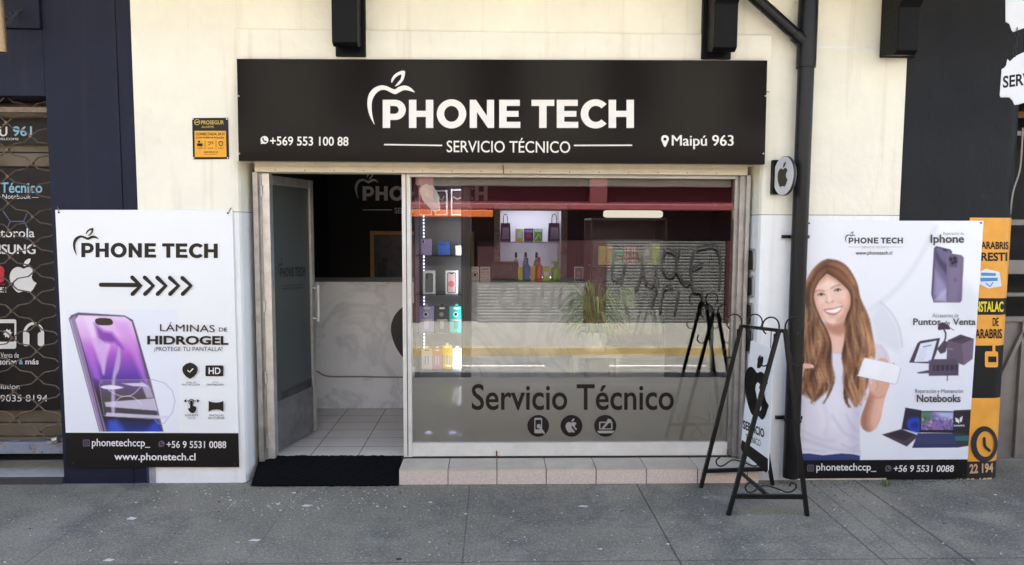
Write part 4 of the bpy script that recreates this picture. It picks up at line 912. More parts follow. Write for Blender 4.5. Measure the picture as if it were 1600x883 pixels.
# laptops
P.fill(L9((68, 534), (186, 500), (290, 540), (218, 606)), (72, 62, 76), 1.1); P.fill(L9((100, 534), (186, 508), (262, 536), (200, 572)), (52, 44, 58), 1.2)
P.fill(L9((210, 372), (306, 388), (300, 524), (186, 500)), (46, 40, 58), 1.1); P.fill(L9((218, 470), (230, 440), (262, 432), (296, 440), (296, 516), (262, 518), (232, 504)), (42, 72, 190), 5, .95, 2); P.fill(L9((240, 470), (270, 452), (292, 470), (280, 500), (250, 495)), (24, 40, 120), 4, .8)
P.fill(L9((500, 388), (612, 384), (600, 600), (520, 612), (490, 560)), (58, 56, 64), 1.1); P.fill(L9((506, 394), (606, 390), (600, 536), (500, 520)), (40, 38, 44), 1)
P.fill(L9((496, 544), (600, 540), (596, 572), (506, 570)), (60, 108, 118), 1.5, .9); P.fill(L9((508, 432), (524, 436), (528, 460), (512, 458)), (232, 232, 238), 1); P.fill(L9((526, 440), (534, 446), (532, 468), (524, 462)), (232, 232, 238), 1); P.fill(L9((536, 434), (554, 422), (548, 456), (536, 460)), (232, 232, 238), 1)
P.line(L9((500, 482), (562, 478)), 1.3, (220, 220, 226), 1, .8)
P.fill(L9((284, 526), (500, 526), (522, 612), (250, 614)), (52, 58, 96), 1.1)
for k in range(5): P.line(L9((280 - k * 6, 540 + k * 11), (500 + k * 4, 540 + k * 11)), .5, (92, 98, 140), .8, .6)
P.fill(L9((300, 392), (504, 394), (500, 524), (296, 522)), (30, 28, 34), 1)
SC_ = L9((306, 398), (498, 400), (495, 506), (303, 506)); P.fill(SC_, (128, 110, 168), 1); P.clip = P.mask(SC_)
P.fill(L9((300, 400), (350, 395), (370, 430), (340, 460), (300, 460)), (70, 130, 84), 6, .9); P.fill(L9((380, 395), (500, 395), (500, 440), (420, 430)), (176, 196, 226), 7, .9)
for i in range(60):
    x, y = rng.uniform(306, 496), rng.uniform(430, 506); P.fill(L9((x - 7, y), (x, y - 9), (x + 7, y + 2), (x, y + 8)), rng.choice([(90, 60, 120), (210, 190, 220), (60, 60, 110), (214, 90, 110), (80, 110, 180), (186, 130, 190), (230, 220, 200), (54, 84, 60)]), 2.2, .75)
P.clip = None
P.build('printed_picture', rf, rp)
RB = [quadpx(RQ, 0, fz - .001), quadpx(RQ, 1, fz - .001), RQ[2], RQ[3]]
a = Art(rf); a.fill([RB], mat('cold black print', (.0075, .0075, .008), .35, var=.1, vs=4, spec=.25)); a.build('footer_band', rp)
a = Art(rf, base=.0016)
GREY = mat('dark grey print', (.055, .052, .058), .5); MIDG = mat('mid grey print', (.28, .28, .29), .5)
logo(a, 1326, 371.3, 1411, 380.5, GREY); a.stroke([(1326, 386), (1346, 386)], .5, MIDG); a.stroke([(1390, 386), (1410, 386)], .5, MIDG); a.text('SERVICIO TÉCNICO', 1347, 384, 1389, 388, MIDG)
a.text('www.phonetech.cl', 1337, 392, 1394, 400, GREY, bold=.008)
a.text('Reparación de', 1474, 362.3, 1506, 368.5, MIDG); a.text('Iphone', 1454, 366.5, 1506.5, 383.5, GREY, bold=.022)
a.text('Accesorios de', 1457, 489.5, 1498, 496, MIDG, bold=.006); a.text('Puntos', 1427, 497.5, 1470, 508, GREY, bold=.018); a.text('de', 1475, 501, 1484, 508, GREY, bold=.006); a.text('Venta', 1489, 497.5, 1524.5, 508, GREY, bold=.018)
a.text('Reparación y Mantención', 1430, 608, 1505, 616, GREY, bold=0); a.text('Notebooks', 1432.5, 616.5, 1501, 628.5, GREY, bold=.022)
a.text('TUF GAMING', 1490, 663.8, 1507, 666.6, INKWHITE)
camera_icon(a, 1266.5, 731.5, 5.4, ICON, BLACK); chat(a, 1388, 732, 5, ICON, BLACK)
a.text('phonetechccp_', 1275.5, 724, 1369, 739, INKWHITE, bold=.012); a.text('+56 9 5531 0088', 1396.5, 727, 1490.5, 737.5, INKWHITE, bold=.012, shear=.12)
a.build('lettering', rp)
for (px, py) in ((1264, 349), (1532.5, 348.5), (1505, 742), (1246, 743)):
    p = onY(px, py, QY - .001); MB().tube([p + Vector((0, .001, 0)), p + Vector((0, -.004, 0))], .007, 10).build('grommet', mat('dark eyelet', (.05, .045, .04), .5, metal=.5), rp)
# ================================================================== alarm plate
al = thing('alarm_sign', 'small black and yellow alarm company plate screwed to the white wall', 'sign', (-2.3, -.01, 2.35))
AY = -.008; AQ = [(300, 184.5), (356, 184), (357.5, 248.5), (301.5, 249)]
MB().extrude([onY(*p, AY) for p in AQ], (0, .0075, 0)).build('plate', mat('black plate', (.007, .007, .0075), .4, spec=.25), al, bevel=.001)
AM = mat('amber print', (.78, .36, .012), .45); AY2 = mat('dull gold print', (.55, .36, .06), .45)
a = Art(wallfn(AY)); a.fill([[(304, 204.5), (353, 204.5), (354, 245.5), (304.5, 245.5)]], AM)
a.text('PROSEGUR', 314, 188.2, 350, 194.5, AY2, bold=.02); a.text('ALARMS', 315, 196.5, 334, 200, AY2, bold=.006)
a.fill([circ(308, 191, 4.6, 4.6, 24), circ(308, 191, 3.6, 3.6, 20)], AY2); a.stroke([(305.5, 191.5), (310.5, 190.5)], 1.6, AY2)
a.text('CONECTADA 24 H', 306, 207.3, 350.5, 211.6, BLACK, bold=.02); a.text('CON AVISO A POLICÍA', 306, 213, 350, 216.5, BLACK, bold=.016)
a.stroke([(320.5, 219), (320.5, 233)], .5, BLACK); a.stroke([(337.5, 219), (337.5, 233)], .5, BLACK)
a.fill([rrect(308, 224, 316.5, 228.5, .8)], BLACK); a.fill([circ(311, 221.5, 1.8, 1.8, 12)], BLACK); a.stroke([(325, 222), (332.5, 222), (332.5, 225)], 1, BLACK); a.stroke([(326, 227), (329, 224)], 1, BLACK)
a.fill([spline([(345, 220.5), (348.3, 222), (348, 226), (345, 228.5), (342, 226), (341.7, 222)], True, 2), spline([(345, 221.8), (347.3, 222.8), (347, 225.6), (345, 227.2), (343, 225.6), (342.7, 222.8)], True, 2)], BLACK)
for x0, x1 in ((308, 317), (325, 333), (341, 349)): a.text('ALARMA', x0, 230.5, x1, 232.5, BLACK)
a.text('600 600 8 10', 318.5, 236.3, 340, 239, BLACK, bold=.012); a.text('www.prosegur.cl', 319, 240.3, 339, 242.3, BLACK)
a.build('lettering', al)
for p in ((301.5, 186), (354.5, 186), (302.8, 247), (356, 246.8)): q = onY(*p, AY); MB().tube([q + Vector((0, .001, 0)), q + Vector((0, -.003, 0))], .0055, 8).build('screw', mat('bright screw', (.6, .6, .6), .3, metal=.7), al)

# ================================================================== projecting round sign
ac = onY(1226, 275, -.17)
rs = thing('round_sign', 'small round white sign with black fruit emblem projecting beside the drainpipe', 'sign', tuple(ac))
ang = R(84); ax = Vector((math.cos(ang), -math.sin(ang), 0)); an = Vector((-math.sin(ang), -math.cos(ang), 0))
rad = (onY(1226, 244, -.17) - ac).length
def disc(c, r, d0, d1, n=40): return [c + ax * r * math.cos(2 * math.pi * k / n) + Vector((0, 0, r * math.sin(2 * math.pi * k / n))) + an * d0 for k in range(n)], an * (d1 - d0)
m = MB(); p, v = disc(ac, rad, -.009, .009); m.extrude(p, v); m.build('drum', mat('dark grey rim', (.03, .03, .03), .5), rs, smooth=False)
m = MB(); p, v = disc(ac, rad * .975, .0092, .012); m.extrude(p, v); p, v = disc(ac, rad * .975, -.012, -.0092); m.extrude(p, v); m.build('face', mat('translucent white acrylic', (.72, .73, .74), .3), rs)
sgn = 1
def dfn2(x, y, l): return ac + ax * x + Vector((0, 0, -y)) + an * (.012 + l)
a = Art(dfn2); fruit(a, -.003, -rad * .70, rad * 1.25, mat('dark emblem', (.03, .028, .022), .45)); a.build('emblem', rs)
MB().box(ac.x - .035, ac.x + .034, -.055, -.001, ac.z - .125, ac.z + .125).build('bracket', BLACKWOOD, rs, bevel=.004)

# ================================================================== drainpipe
dpx = PX(1247, -.085, 430)
dp = thing('drainpipe', 'black painted drainpipe running down the white wall between sign and poster', 'drainpipe', (dpx, -.085, 0))
m = MB(); zj = PZ(95, -.085, 1255)
m.tube([(dpx, -.085, .055), (dpx, -.085, zj + .01)], .057, 24); m.build('pipe', BLACKPAINT, dp, smooth=True)
m = MB(); m.tube([(dpx, -.085, zj - .05), (dpx, -.085, 4.11)], .068, 24); m.build('pipe', BLACKPAINT, dp, smooth=True)
for py in (370, 656):
    z = PZ(py, -.085, 1240); MB().tube([(dpx, -.085, z - .012), (dpx, -.085, z + .012)], .063, 24).box(dpx - .10, dpx + .10, -.03, -.004, z - .012, z + .012).build('clamp', BLACKPAINT, dp)
p0 = onY(1256, 66, -.10); p1 = onY(1168, -14, -.10)
m = MB(); m.tube([p0, p1, p1 + (p1 - p0) * .7], .042, 16); m.build('branch', BLACKPAINT, dp, smooth=True)
m = MB(); m.tube([p0 + (p1 - p0) * .03, p0 + (p1 - p0) * .16], .05, 16); m.build('collar', BLACKPAINT, dp, smooth=True)

# ================================================================== lattice gate, sign panel and slats in the navy building
GX1 = gx - .004
GATEM = mat('old bronze brown metal', (.14, .105, .075), .42, metal=.65, var=.3, vs=20)
bs = thing('wooden_shutter', 'weathered wooden slat shutter behind the lattice gate', 'shutter', (-4, .3, 0))
SLAT = mat('grey brown slats', (.15, .12, .078), .6, var=.3, vs=4, bump=.2, bs=30, stain=[((.08, .06, .045), 5, .58, .6)])
for k in range(26):
    z = .16 + k * .11
    if z < 3.0: MB().box(-9, GX1, .30, .335, z, z + .104).build('slat', SLAT, bs, bevel=.006)
MB().box(-9, GX1, .36, .40, 0.06, gz - .002).build('backing', mat('dark void', (.006, .006, .006), .8), bs)
sp = thing('shop_sign', 'tall dark service board with white and blue lettering behind the lattice gate', 'sign', (-4, .27, .4))
SBK = mat('dark brown sign board', (.012, .0095, .009), .45, var=.12, vs=5, spec=.25)
BY = .255
def band(p0, p1, nm): MB().box(-6.2, GX1 - .002, BY, BY + .02, PZ(p1, BY, 40), PZ(p0, BY, 40)).build(nm, SBK, sp)
band(186, 226, 'panel'); band(262, 641, 'panel')
BLU = mat('pale blue print', (.26, .52, .68), .5); REDP = mat('red print', (.55, .03, .05), .5)
a = Art(wallfn(BY))
a.text('MAIPÚ', -44, 194, 11, 213, INKWHITE, bold=.02); a.text('961', 20, 197, 50, 213, BLU, bold=.02); a.text('FREE WELCOME', -22, 215.5, 29, 219, INKWHITE)
a.text('Técnico', 1, 285, 66, 301.5, BLU, bold=.016); a.text('Celular y Notebook', -38, 303.5, 48, 313, INKWHITE); a.stroke([(50, 308.5), (60, 308.5)], .7, INKWHITE)
HEX = mat('dim blue line', (.10, .13, .22), .5)
for q in ([(5, 330), (16, 346), (37, 346), (42, 334)], [(16, 346), (11, 357)], [(37, 346), (47, 362), (42, 374)]): a.stroke(q, 1.8, HEX)
a.text('motorola', -27, 357, 54, 371, INKWHITE, bold=.008); a.text('SAMSUNG', -36, 382, 55, 397, INKWHITE, bold=.03)
for k in range(4): a.fill([spline([(-8, 440), (-4 + k, 418 + k * 9), (3 + k * 1.5, 416 + k * 9), (7 - k * .4, 424 + k * 7), (0, 438 + k * 2)], True, 3)], REDP)
fruit(a, 37, 404, 53, INKWHITE, wx=.98); a.text('HUAWEI', -38, 449, 3, 457, INKWHITE); a.text('E!', 0, 449, 10, 457, INKWHITE)
a.fill([rrect(-8, 499, 25.5, 545, 3.5), rrect(-5, 505, 22.5, 534, .5)], INKWHITE)
a.fill([[(12 + (7.5 if k % 2 else 5) * math.cos(k * math.pi / 8 + .2), 521 + (7.5 if k % 2 else 5) * math.sin(k * math.pi / 8 + .2)) for k in range(16)]], INKWHITE)
a.stroke(circ(52.5, 523, 14.5, 17.5, 16, 180, 360), 4.4, INKWHITE); a.fill([rrect(36, 519, 46, 541, 4)], INKWHITE); a.fill([rrect(59, 519, 69, 541, 4)], INKWHITE)
a.text('Venta de', 1, 551, 29.5, 559, INKWHITE); a.text('Accesorios', -24, 560.5, 26, 570, INKWHITE, bold=.02); a.text('&', 29.5, 560.5, 36, 569.5, BLU, bold=.01); a.text('más', 39.5, 561, 60.5, 569.5, INKWHITE, bold=.02)
a.text('phonesolution', -45, 600, 31, 610.5, INKWHITE, bold=.006); a.text('+56 9 9035 8194', -45, 617, 74, 627.5, INKWHITE)
a.build('lettering', sp)
GY = .10
gt = thing('lattice_gate', 'brown folding metal lattice gate across the navy shop entrance', 'gate', (-4, GY, 0))
m = MB(); nd = MB()
def gp(x, y): return onY(x, y, GY)
xsn = [(54.5 - 37.4 * k) for k in range(-1, 5)]
lat = {}
for c, x0 in enumerate(xsn):
    for r in range(-1, 15):
        y = 171 + 42 * r + (21 if c % 2 == 0 else 0)
        lat[(c, r)] = (x0 + (y - 420) * .028, y)
for (c, r), (x, y) in lat.items():
    for dr in (0, 1):
        o = lat.get((c + 1, r - 1 + dr + (1 if c % 2 == 0 else 0)))
        if o is None or y < 150 or y > 715 or o[1] < 150 or o[1] > 715: continue
        dy = 9 if o[1] > y else -9
        A, B = gp(x, y), gp(*o)
        if A.x > GX1 - .01:                       # wires that end at the jamb
            A = gp(x - 12, y + dy); A.x = min(A.x, GX1 - .005)
            m.tube([A, gp(o[0] + 10, o[1] - dy), B], .0052, 6)
        else: m.tube([A, gp(x - 10, y + dy), gp(o[0] + 10, o[1] - dy), B], .0052, 6)
    if gp(x, y).x < GX1 - .01 and 150 < y < 715:
        p = gp(x, y); nd.tube([p + Vector((0, -.012, 0)), p + Vector((0, .012, 0))], .012, 8)
m.add(nd.v, nd.f); m.build('lattice', GATEM, gt, smooth=True)
zb0, zb1 = PZ(708, GY, 40), PZ(690, GY, 40)
MB().box(-6.2, GX1, GY - .02, GY + .04, zb0, zb1).build('bottom_rail', mat('peeling blue grey rail', (.22, .25, .31), .6, metal=.2, var=.25, vs=9, bump=.3, bs=40, stain=[((.20, .10, .05), 9, .52, .85), ((.04, .035, .03), 16, .58, .8)]), gt, bevel=.004)
MB().box(-6.2, GX1, GY - .015, GY + .03, PZ(176, GY, 40), PZ(168, GY, 40)).build('top_rail', GATEM, gt)
lp = onY(87, 688, GY - .03); MB().box(lp.x - .06, lp.x + .01, GY - .045, GY - .021, lp.z - .018, lp.z - .006).tube([(lp.x - .02, GY - .03, lp.z), (lp.x + .02, GY - .03, lp.z + .01)], .022, 10).build('latch', mat('pale padlock', (.45, .42, .37), .4, metal=.5, var=.2), gt, bevel=.002)

# ================================================================== pole end with twisted wire, far upper left
pe = thing('awning_pole', 'end of a brown metal pole hanging at the upper left corner', 'pole', tuple(onY(2, 60, -.25)))
q0 = onY(-4, -30, -.25); q1 = onY(5.5, 82, -.25)
m = MB(); m.tube([q0, q1], .026, 14); m.build('tube', mat('scratched brown pole', (.27, .19, .11), .35, metal=.5, var=.3, vs=12), pe, smooth=True)
tw = MB(); pa, pb = onY(6, 43, -.2), onY(30, 16, -.012)
for s in (0, math.pi):
    tw.tube([pa.lerp(pb, k / 30) + Vector((.008 * math.cos(k * 1.25 + s), 0, .012 * math.sin(k * 1.25 + s))) for k in range(31)], .0035, 5)
for k in range(5):
    c = pa.lerp(pb, .12 + k * .2); tw.tube([c + Vector((-.03, -.01, .012)), c + Vector((.0, -.02, -.014)), c + Vector((.03, .0, .016))], .003, 5)
tag(tw.build('tie_wire', mat('grey twisted wire', (.10, .10, .11), .4, metal=.6)), 'dark twisted wire tying the brown pole to the navy wall', 'wire')

# ================================================================== hanging name plates, upper right
hs = thing('hanging_sign', 'white notched plates on a chain hanging at the upper right corner', 'sign', tuple(onY(1600, 120, -.55)))
PW = mat('white enamel plate', (.74, .75, .76), .35, var=.05, vs=5, stain=[((.45, .38, .3), 9, .68, .4)])
hc = onY(1562, 120, -.50); hdir = Vector((.80, -.60, 0)); hn = Vector((-.60, -.80, 0))
def hp(px, py): return on_plane(px, py, hc, hn)
HT = [(1574, 92), (1578, 96), (1586, 88), (1640, 62), (1700, 40), (1704, 60), (1706, 100), (1700, 124), (1640, 148), (1592, 163), (1585, 164), (1582, 157), (1577, 152), (1563, 152), (1562, 148), (1565, 108), (1569, 106), (1572, 102)]
m = MB(); m.extrude([hp(*p) for p in HT], hn * -.012); m.build('plate', PW, hs, bevel=.002)
H2 = [(1571, -60), (1571, 34), (1577, 37), (1580, 46), (1583, 50), (1620, 36), (1700, 12), (1700, -60)]
m = MB(); m.extrude([hp(*p) for p in H2], hn * -.012); m.build('plate', PW, hs, bevel=.002)
a = Art(lambda x, y, l: on_plane(x, y, hc + hn * (l + .0005), hn)); a.text('SERVICIO', 1567, 119, 1652, 138, BLACK, bold=.025, slope=-.14); a.build('lettering', hs)
for k in range(6):
    p = hp(1589 - k * .7, 48 + k * 7.2)
    m = MB(); rr = .016
    dirx = hdir if k % 2 else hn
    m.tube([p + dirx * rr * .55 * math.cos(t / 12 * 6.283) + Vector((0, 0, rr * 1.25 * math.sin(t / 12 * 6.283))) for t in range(12)], .0034, 6, closed=True); m.build('chain_link', mat('black chain', (.03, .03, .032), .4, metal=.6), hs, smooth=True)

# ================================================================== grey gate of the right neighbour
GR = mat('grey gate paint', (.23, .215, .20), .55, metal=.2, var=.2, vs=4, bump=.15, bs=30, stain=[((.10, .08, .07), 6, .6, .6)])
sg = thing('steel_gate', 'grey sheet steel gate with diagonal braces right of the orange pier', 'gate', (4.3, .5, 0))
YG = .52; gX0, gX1 = SX1 + .01, 7.0
MB().box(gX0, gX1, YG, YG + .03, PZ(720, YG, 1580), PZ(498, YG, 1580)).build('sheet', GR, sg)
for p0, p1 in ((343, 352), (406, 428), (457, 463), (494, 502)): MB().box(gX0, gX1, YG - .03, YG + .02, PZ(p1, YG, 1580), PZ(p0, YG, 1580) - .001).build('rail', GR, sg, bevel=.004)
MB().box(gX0, gX1, YG - .05, YG + .05, PZ(726, YG, 1580), PZ(714, YG, 1580)).build('sill', GR, sg, bevel=.004)
for k, x in enumerate((1595, 1625)): MB().box(PX(x, YG), PX(x + 6, YG), YG - .035, YG - .0005, PZ(714, YG, 1580), PZ(502, YG, 1580)).build('stile', GR, sg, bevel=.004)
MB().bar(onY(1566, 585, YG - .02), onY(1597, 520, YG - .02), .03, .03).build('brace', GR, sg); MB().bar(onY(1602, 520, YG - .02), onY(1632, 585, YG - .02), .03, .03).build('brace', GR, sg)
MB().box(gX0, gX1, YG + .3, YG + .35, 0, 3.4).build('backing', mat('dark void', (.006, .006, .006), .8), sg)
MB().box(SX1 + .0005, 9, .10, .5, PZ(160, .1, 1590), TOPZ).build('lintel', SLATE, sl)
MB().box(SX1 + .01, 7, .51, .53, PZ(184, .52, 1590), PZ(158, .52, 1590)).build('orange_strip', mat('brown orange strip', (.35, .17, .05), .5), sg)
MB().box(SX1 + .01, 7, .505, .53, PZ(212, .52, 1590), PZ(205, .52, 1590)).build('rail', GR, sg)
m = MB(); m.tube(spline([tuple(onY(1598, 200, .05)), tuple(onY(1594, 262, -.01)), tuple(onY(1583, 300, -.005)), tuple(onY(1577, 345, .03))], False, 6), .006, 6)
tag(m.build('cable', mat('grey cable', (.3, .27, .24), .5), smooth=True), 'thin grey cable drooping down the corner of the slate building', 'cable')

# ================================================================== entrance mat
em = MB(); nx, ny = 60, 26
c00, c10, c11, c01 = onZ(392, 759, .012), onZ(622, 758, .012), onZ(628, 711, .135), onZ(408, 711, .135)
rr = random.Random(5); vs = []
for j in range(ny + 1):
    for i in range(nx + 1):
        u, v = i / nx, j / ny; vv = v + rr.uniform(-.006, .006) * (1 if j in (0, ny) else .2); p = (c00 * (1 - u) + c10 * u) * (1 - vv) + (c01 * (1 - u) + c11 * u) * vv
        p.z = .013 + (.128 - .013) * min(1, max(0, (v - .02) / .86)) ** .85 + rr.uniform(0, .007); vs.append(p)
fs = [(j * (nx + 1) + i, j * (nx + 1) + i + 1, (j + 1) * (nx + 1) + i + 1, (j + 1) * (nx + 1) + i) for j in range(ny) for i in range(nx)]
em.add(vs, fs)
o = em.build('entrance_mat', mat('black coir mat', (.0055, .0055, .0065), .95, var=.5, vs=60, bump=1.0, bs=260, spec=.1))
so = o.modifiers.new('thick', 'SOLIDIFY'); so.thickness = .012; so.offset = -1
tag(o, 'black doormat sloping from the doorway down to the pavement', 'doormat')
struct(MB().prism([(c00.x + .06, .06), (sx0 - .005, .06), (sx0 - .005, .199), (c00.x + .06, .199)], -.02, .055).build('step', GROUT))

# ================================================================== folding stand with its board
ea = thing('easel_stand', 'black wrought iron stand on four legs with scrolls outside the window', 'stand', (1.8, -.4, 0))
IRON = mat('black wrought iron', (.005, .005, .0055), .4, var=.3, vs=20, spec=.3)
fl, fr, bl_, br_ = onZ(1138, 805, .0), onZ(1261, 806, .0), onZ(1095, 762, .0), onZ(1207, 758, .0)
ft = onY(1222, 517, (fl.y + fr.y) / 2 - .0); bt = onY(1163, 510, (bl_.y + br_.y) / 2)
MB().bar(bt + (bt - ft).normalized() * .03, ft + (ft - bt).normalized() * .03, .022, .022).build('top_bar', IRON, ea)
for foot, top in ((fl, ft), (fr, ft), (bl_, bt), (br_, bt)):
    side = .02 if foot.x > top.x else -.02
    MB().bar(foot, top + Vector((side, 0, .01)), .026, .026).build('leg', IRON, ea, bevel=.002)
for a0, a1, t0 in ((fl, fr, ft), (bl_, br_, bt)):
    f_ = .105; MB().bar(a0.lerp(t0, f_), a1.lerp(t0, f_), .022, .028).build('crossbar', IRON, ea)
def scroll(c, ux, s, r0, turns, n=26):
    out = []
    for k in range(n):
        t = k / (n - 1); a_ = t * turns * 2 * math.pi; r = r0 * (1 - .72 * t); out.append(c + ux * (s * r * math.sin(a_)) + Vector((0, 0, r * math.cos(a_) - r0)))
    return out
ex = (fr - fl).normalized()
for t0 in (ft, bt):
    for s in (-1, 1):
        b0 = t0 + ex * s * .02
        MB().tube([b0 + Vector((0, 0, -.02)), b0 + Vector((0, 0, .03))] + [b0 + ex * s * (.055 + .055 * math.cos(q)) + Vector((0, 0, .03 + .06 * math.sin(q))) for q in [math.pi - k * .26 for k in range(1, 17)]], .0055, 6).build('scroll', IRON, ea, smooth=True)
        lo = t0 + ex * s * .05 + Vector((0, 0, -.10)); MB().tube([lo + Vector((0, 0, .08)), lo + Vector((0, 0, -.02)), lo + ex * s * .02 + Vector((0, 0, -.085))] + [lo + ex * s * (.06 - .04 * math.cos(q)) + Vector((0, 0, -.095 - .04 * math.sin(q))) for q in [k * .4 for k in range(0, 11)]], .005, 6).build('scroll', IRON, ea, smooth=True)
for a0, a1, t0 in ((fl, fr, ft), (bl_, br_, bt)):
    c0 = a0.lerp(t0, .105).lerp(a1.lerp(t0, .105), .5)
    pts = [c0 + ex * x + Vector((0, 0, z)) for x, z in ((-.13, .10), (-.16, .07), (-.15, .035), (-.11, .03), (-.04, .075), (.05, .055), (.12, .03), (.17, .05), (.175, .085), (.145, .095), (.135, .07))]
    MB().tube([tuple(p) for p in spline([tuple(p) for p in pts], False, 4)], .0055, 6).build('scroll', IRON, ea, smooth=True)
fb = fl.lerp(ft, .105).lerp(fr.lerp(ft, .105), .5); bb = bl_.lerp(bt, .105).lerp(br_.lerp(bt, .105), .5)
MB().bar(fb, bb, .02, .02).build('tie_bar', IRON, ea)
# hanging board
p_bot0, p_top0 = onY(1159, 707, bt.y + .03), onY(1168, 533, bt.y + .03)
hd = Vector((ft.x - bt.x, ft.y - bt.y, 0)).normalized(); hd = (Vector((hd.x + .14, hd.y, 0))).normalized(); hnm = Vector((-abs(hd.y), -abs(hd.x), 0)); hnm = hnm if hnm.y < 0 else -hnm
bp0 = Vector((bt.x, bt.y, 0)) + hnm * .012
bpf = lambda x, y, l: on_plane(x, y, bp0 + hnm * l, hnm)
bd = thing('hanging_board', 'white board with black wrench emblem hanging inside the iron stand', 'sign board', tuple(bpf(1180, 640, 0)))
BQ = [(1174, 533), (1209, 547), (1199, 738), (1157, 700)]
BQ = [(1173, 533), (1176, 532), (1206, 545), (1209, 549), (1200, 735), (1197, 739), (1160, 706), (1157, 700)]
m = MB(); m.extrude([bpf(*p, 0) for p in BQ], -hnm * .006); m.build('panel', PANELWHITE, bd, bevel=.001)
a = Art(bpf); a.fill([[(1159, 687), (1200, 717), (1200, 735), (1197, 739), (1160, 706), (1157, 700)]], BLACK)
sl_ = .62
fh = 104
fb_ = [(p[0], p[1]) for p in _AB]
fmap = lambda p: (1183 + p[0] * 47, 553 + p[1] * 99 + p[0] * 47 * .5)
a.fill([[fmap(p) for p in spline(_AB, True, 4)]], BLACK); a.fill([[fmap(p) for p in spline(_AL, True, 4)]], BLACK)
a.fill([[fmap((p[0] * 1.2 + .0, p[1] * 1.0 + .02)) for p in WRENCH]], PANELWHITE)
a.text('SERVICIO', 1161, 656, 1194, 670, BLACK, bold=.03, slope=.44); a.text('TÉCNICO', 1165, 675, 1188.5, 688, BLACK, slope=.42)
a.text('www.phonetech.cl', 1161, 696, 1193, 700, BLACK, slope=.70); a.text('phonetechccp_', 1166, 712, 1184, 716, INKWHITE, slope=.70)
a.build('lettering', bd)
for q, tt in (((1176, 535), .18), ((1204, 547), .78)):
    p = bpf(*q, -.003); top = bt.lerp(ft, tt); MB().tube([p, Vector((p.x, p.y, top.z - .01))], .003, 6).build('wire_hook', IRON, bd)
# ================================================================== inside the shop
RY = YB - .004
# painted wordmark and the framed hatch on the rear wall
a = Art(wallfn(RY)); GW = mat('grey white wall lettering', (.72, .72, .74), .5)
logo(a, 566.5, 291, 762, 313.5, GW); a.stroke([(567, 328), (612, 328)], 1.3, GW); a.stroke([(716, 328), (761, 328)], 1.3, GW); a.text('SERVICIO TÉCNICO', 616.5, 322.5, 712, 333.5, GW, bold=.004)
a.build('lettering', bpy.data.objects['rear_wall'])
hw = thing('framed_hatch', 'yellow wooden framed hatch in the black rear wall of the shop', 'hatch', (-.9, YB, 1.3))
WOOD = mat('yellow pine frame', (.62, .38, .10), .45, var=.15, vs=10)
hx0, hx1, hz0, hz1 = PX(579.5, RY, 400), PX(741, RY, 400), PZ(462, RY), PZ(362, RY)
fw = .045
MB().box(hx0, hx0 + fw, RY - .05, RY - .001, hz0, hz1).box(hx1 - fw, hx1, RY - .05, RY - .001, hz0, hz1).box(hx0 + fw + .0005, hx1 - fw - .0005, RY - .049, RY - .001, hz1 - fw, hz1).build('frame', WOOD, hw, bevel=.003)
MB().box(hx0 + fw + .0005, hx1 - fw - .0005, RY - .03, RY - .002, hz0, hz1 - fw).build('panel', marble('blue grey marble panel', (.085, .10, .12), (.02, .025, .03), 5), hw)
for (p0, q0, p1, q1) in ((590, 412, 604, 436), (607, 424, 617, 438), (598, 404, 606, 410)):
    MB().box(PX(p0, RY - .05), PX(p1, RY - .05), RY - .06, RY - .031, PZ(q1, RY - .05), PZ(q0, RY - .05)).build('ledge_item', mat('dim grey plastic', (.05, .055, .06), .5), hw, bevel=.006)

# counter
CYf = onZ(560, 638.5, FLOOR_Z).y; ctz = PZ(441, CYf); cx1 = PX(914.5, CYf, 500)
ct = thing('counter', 'long white marbled service counter inside the shop', 'counter', (-.5, CYf, FLOOR_Z))
MARB = marble('white grey marble', (.80, .80, .82), (.46, .47, .50), 1.25, .22)
MB().box(XI0 + .002, cx1, CYf, CYf + .06, FLOOR_Z, ctz - .03).box(cx1 - .06, cx1, CYf + .0605, CYf + .6, FLOOR_Z, ctz - .03).build('front_panel', MARB, ct, bevel=.003)
MB().box(XI0 + .002, cx1 + .015, CYf - .015, CYf + .62, ctz - .0295, ctz).build('counter_top', MARB, ct, bevel=.004)
a = Art(wallfn(CYf)); ff = lambda p: (676 + p[0] * 155, 440 + p[1] * 135)
a.fill([[ff(p) for p in spline(_AB, True, 4)]], mat('black counter emblem', (.012, .012, .012), .4)); a.build('emblem', ct)
m = MB(); m.tube(spline([tuple(onY(480, 574, CYf - .01)), tuple(onY(497, 581, CYf - .012)), tuple(onY(513, 588, CYf - .012)), tuple(onY(560, 588.5, CYf - .012)), tuple(onY(640, 589.5, CYf - .012)), tuple(onY(730, 590, CYf - .012))], False, 5), .007, 6)
tag(m.build('cable', mat('grey counter cable', (.25, .24, .23), .5), smooth=True), 'grey cable clipped along the marble counter front', 'cable')

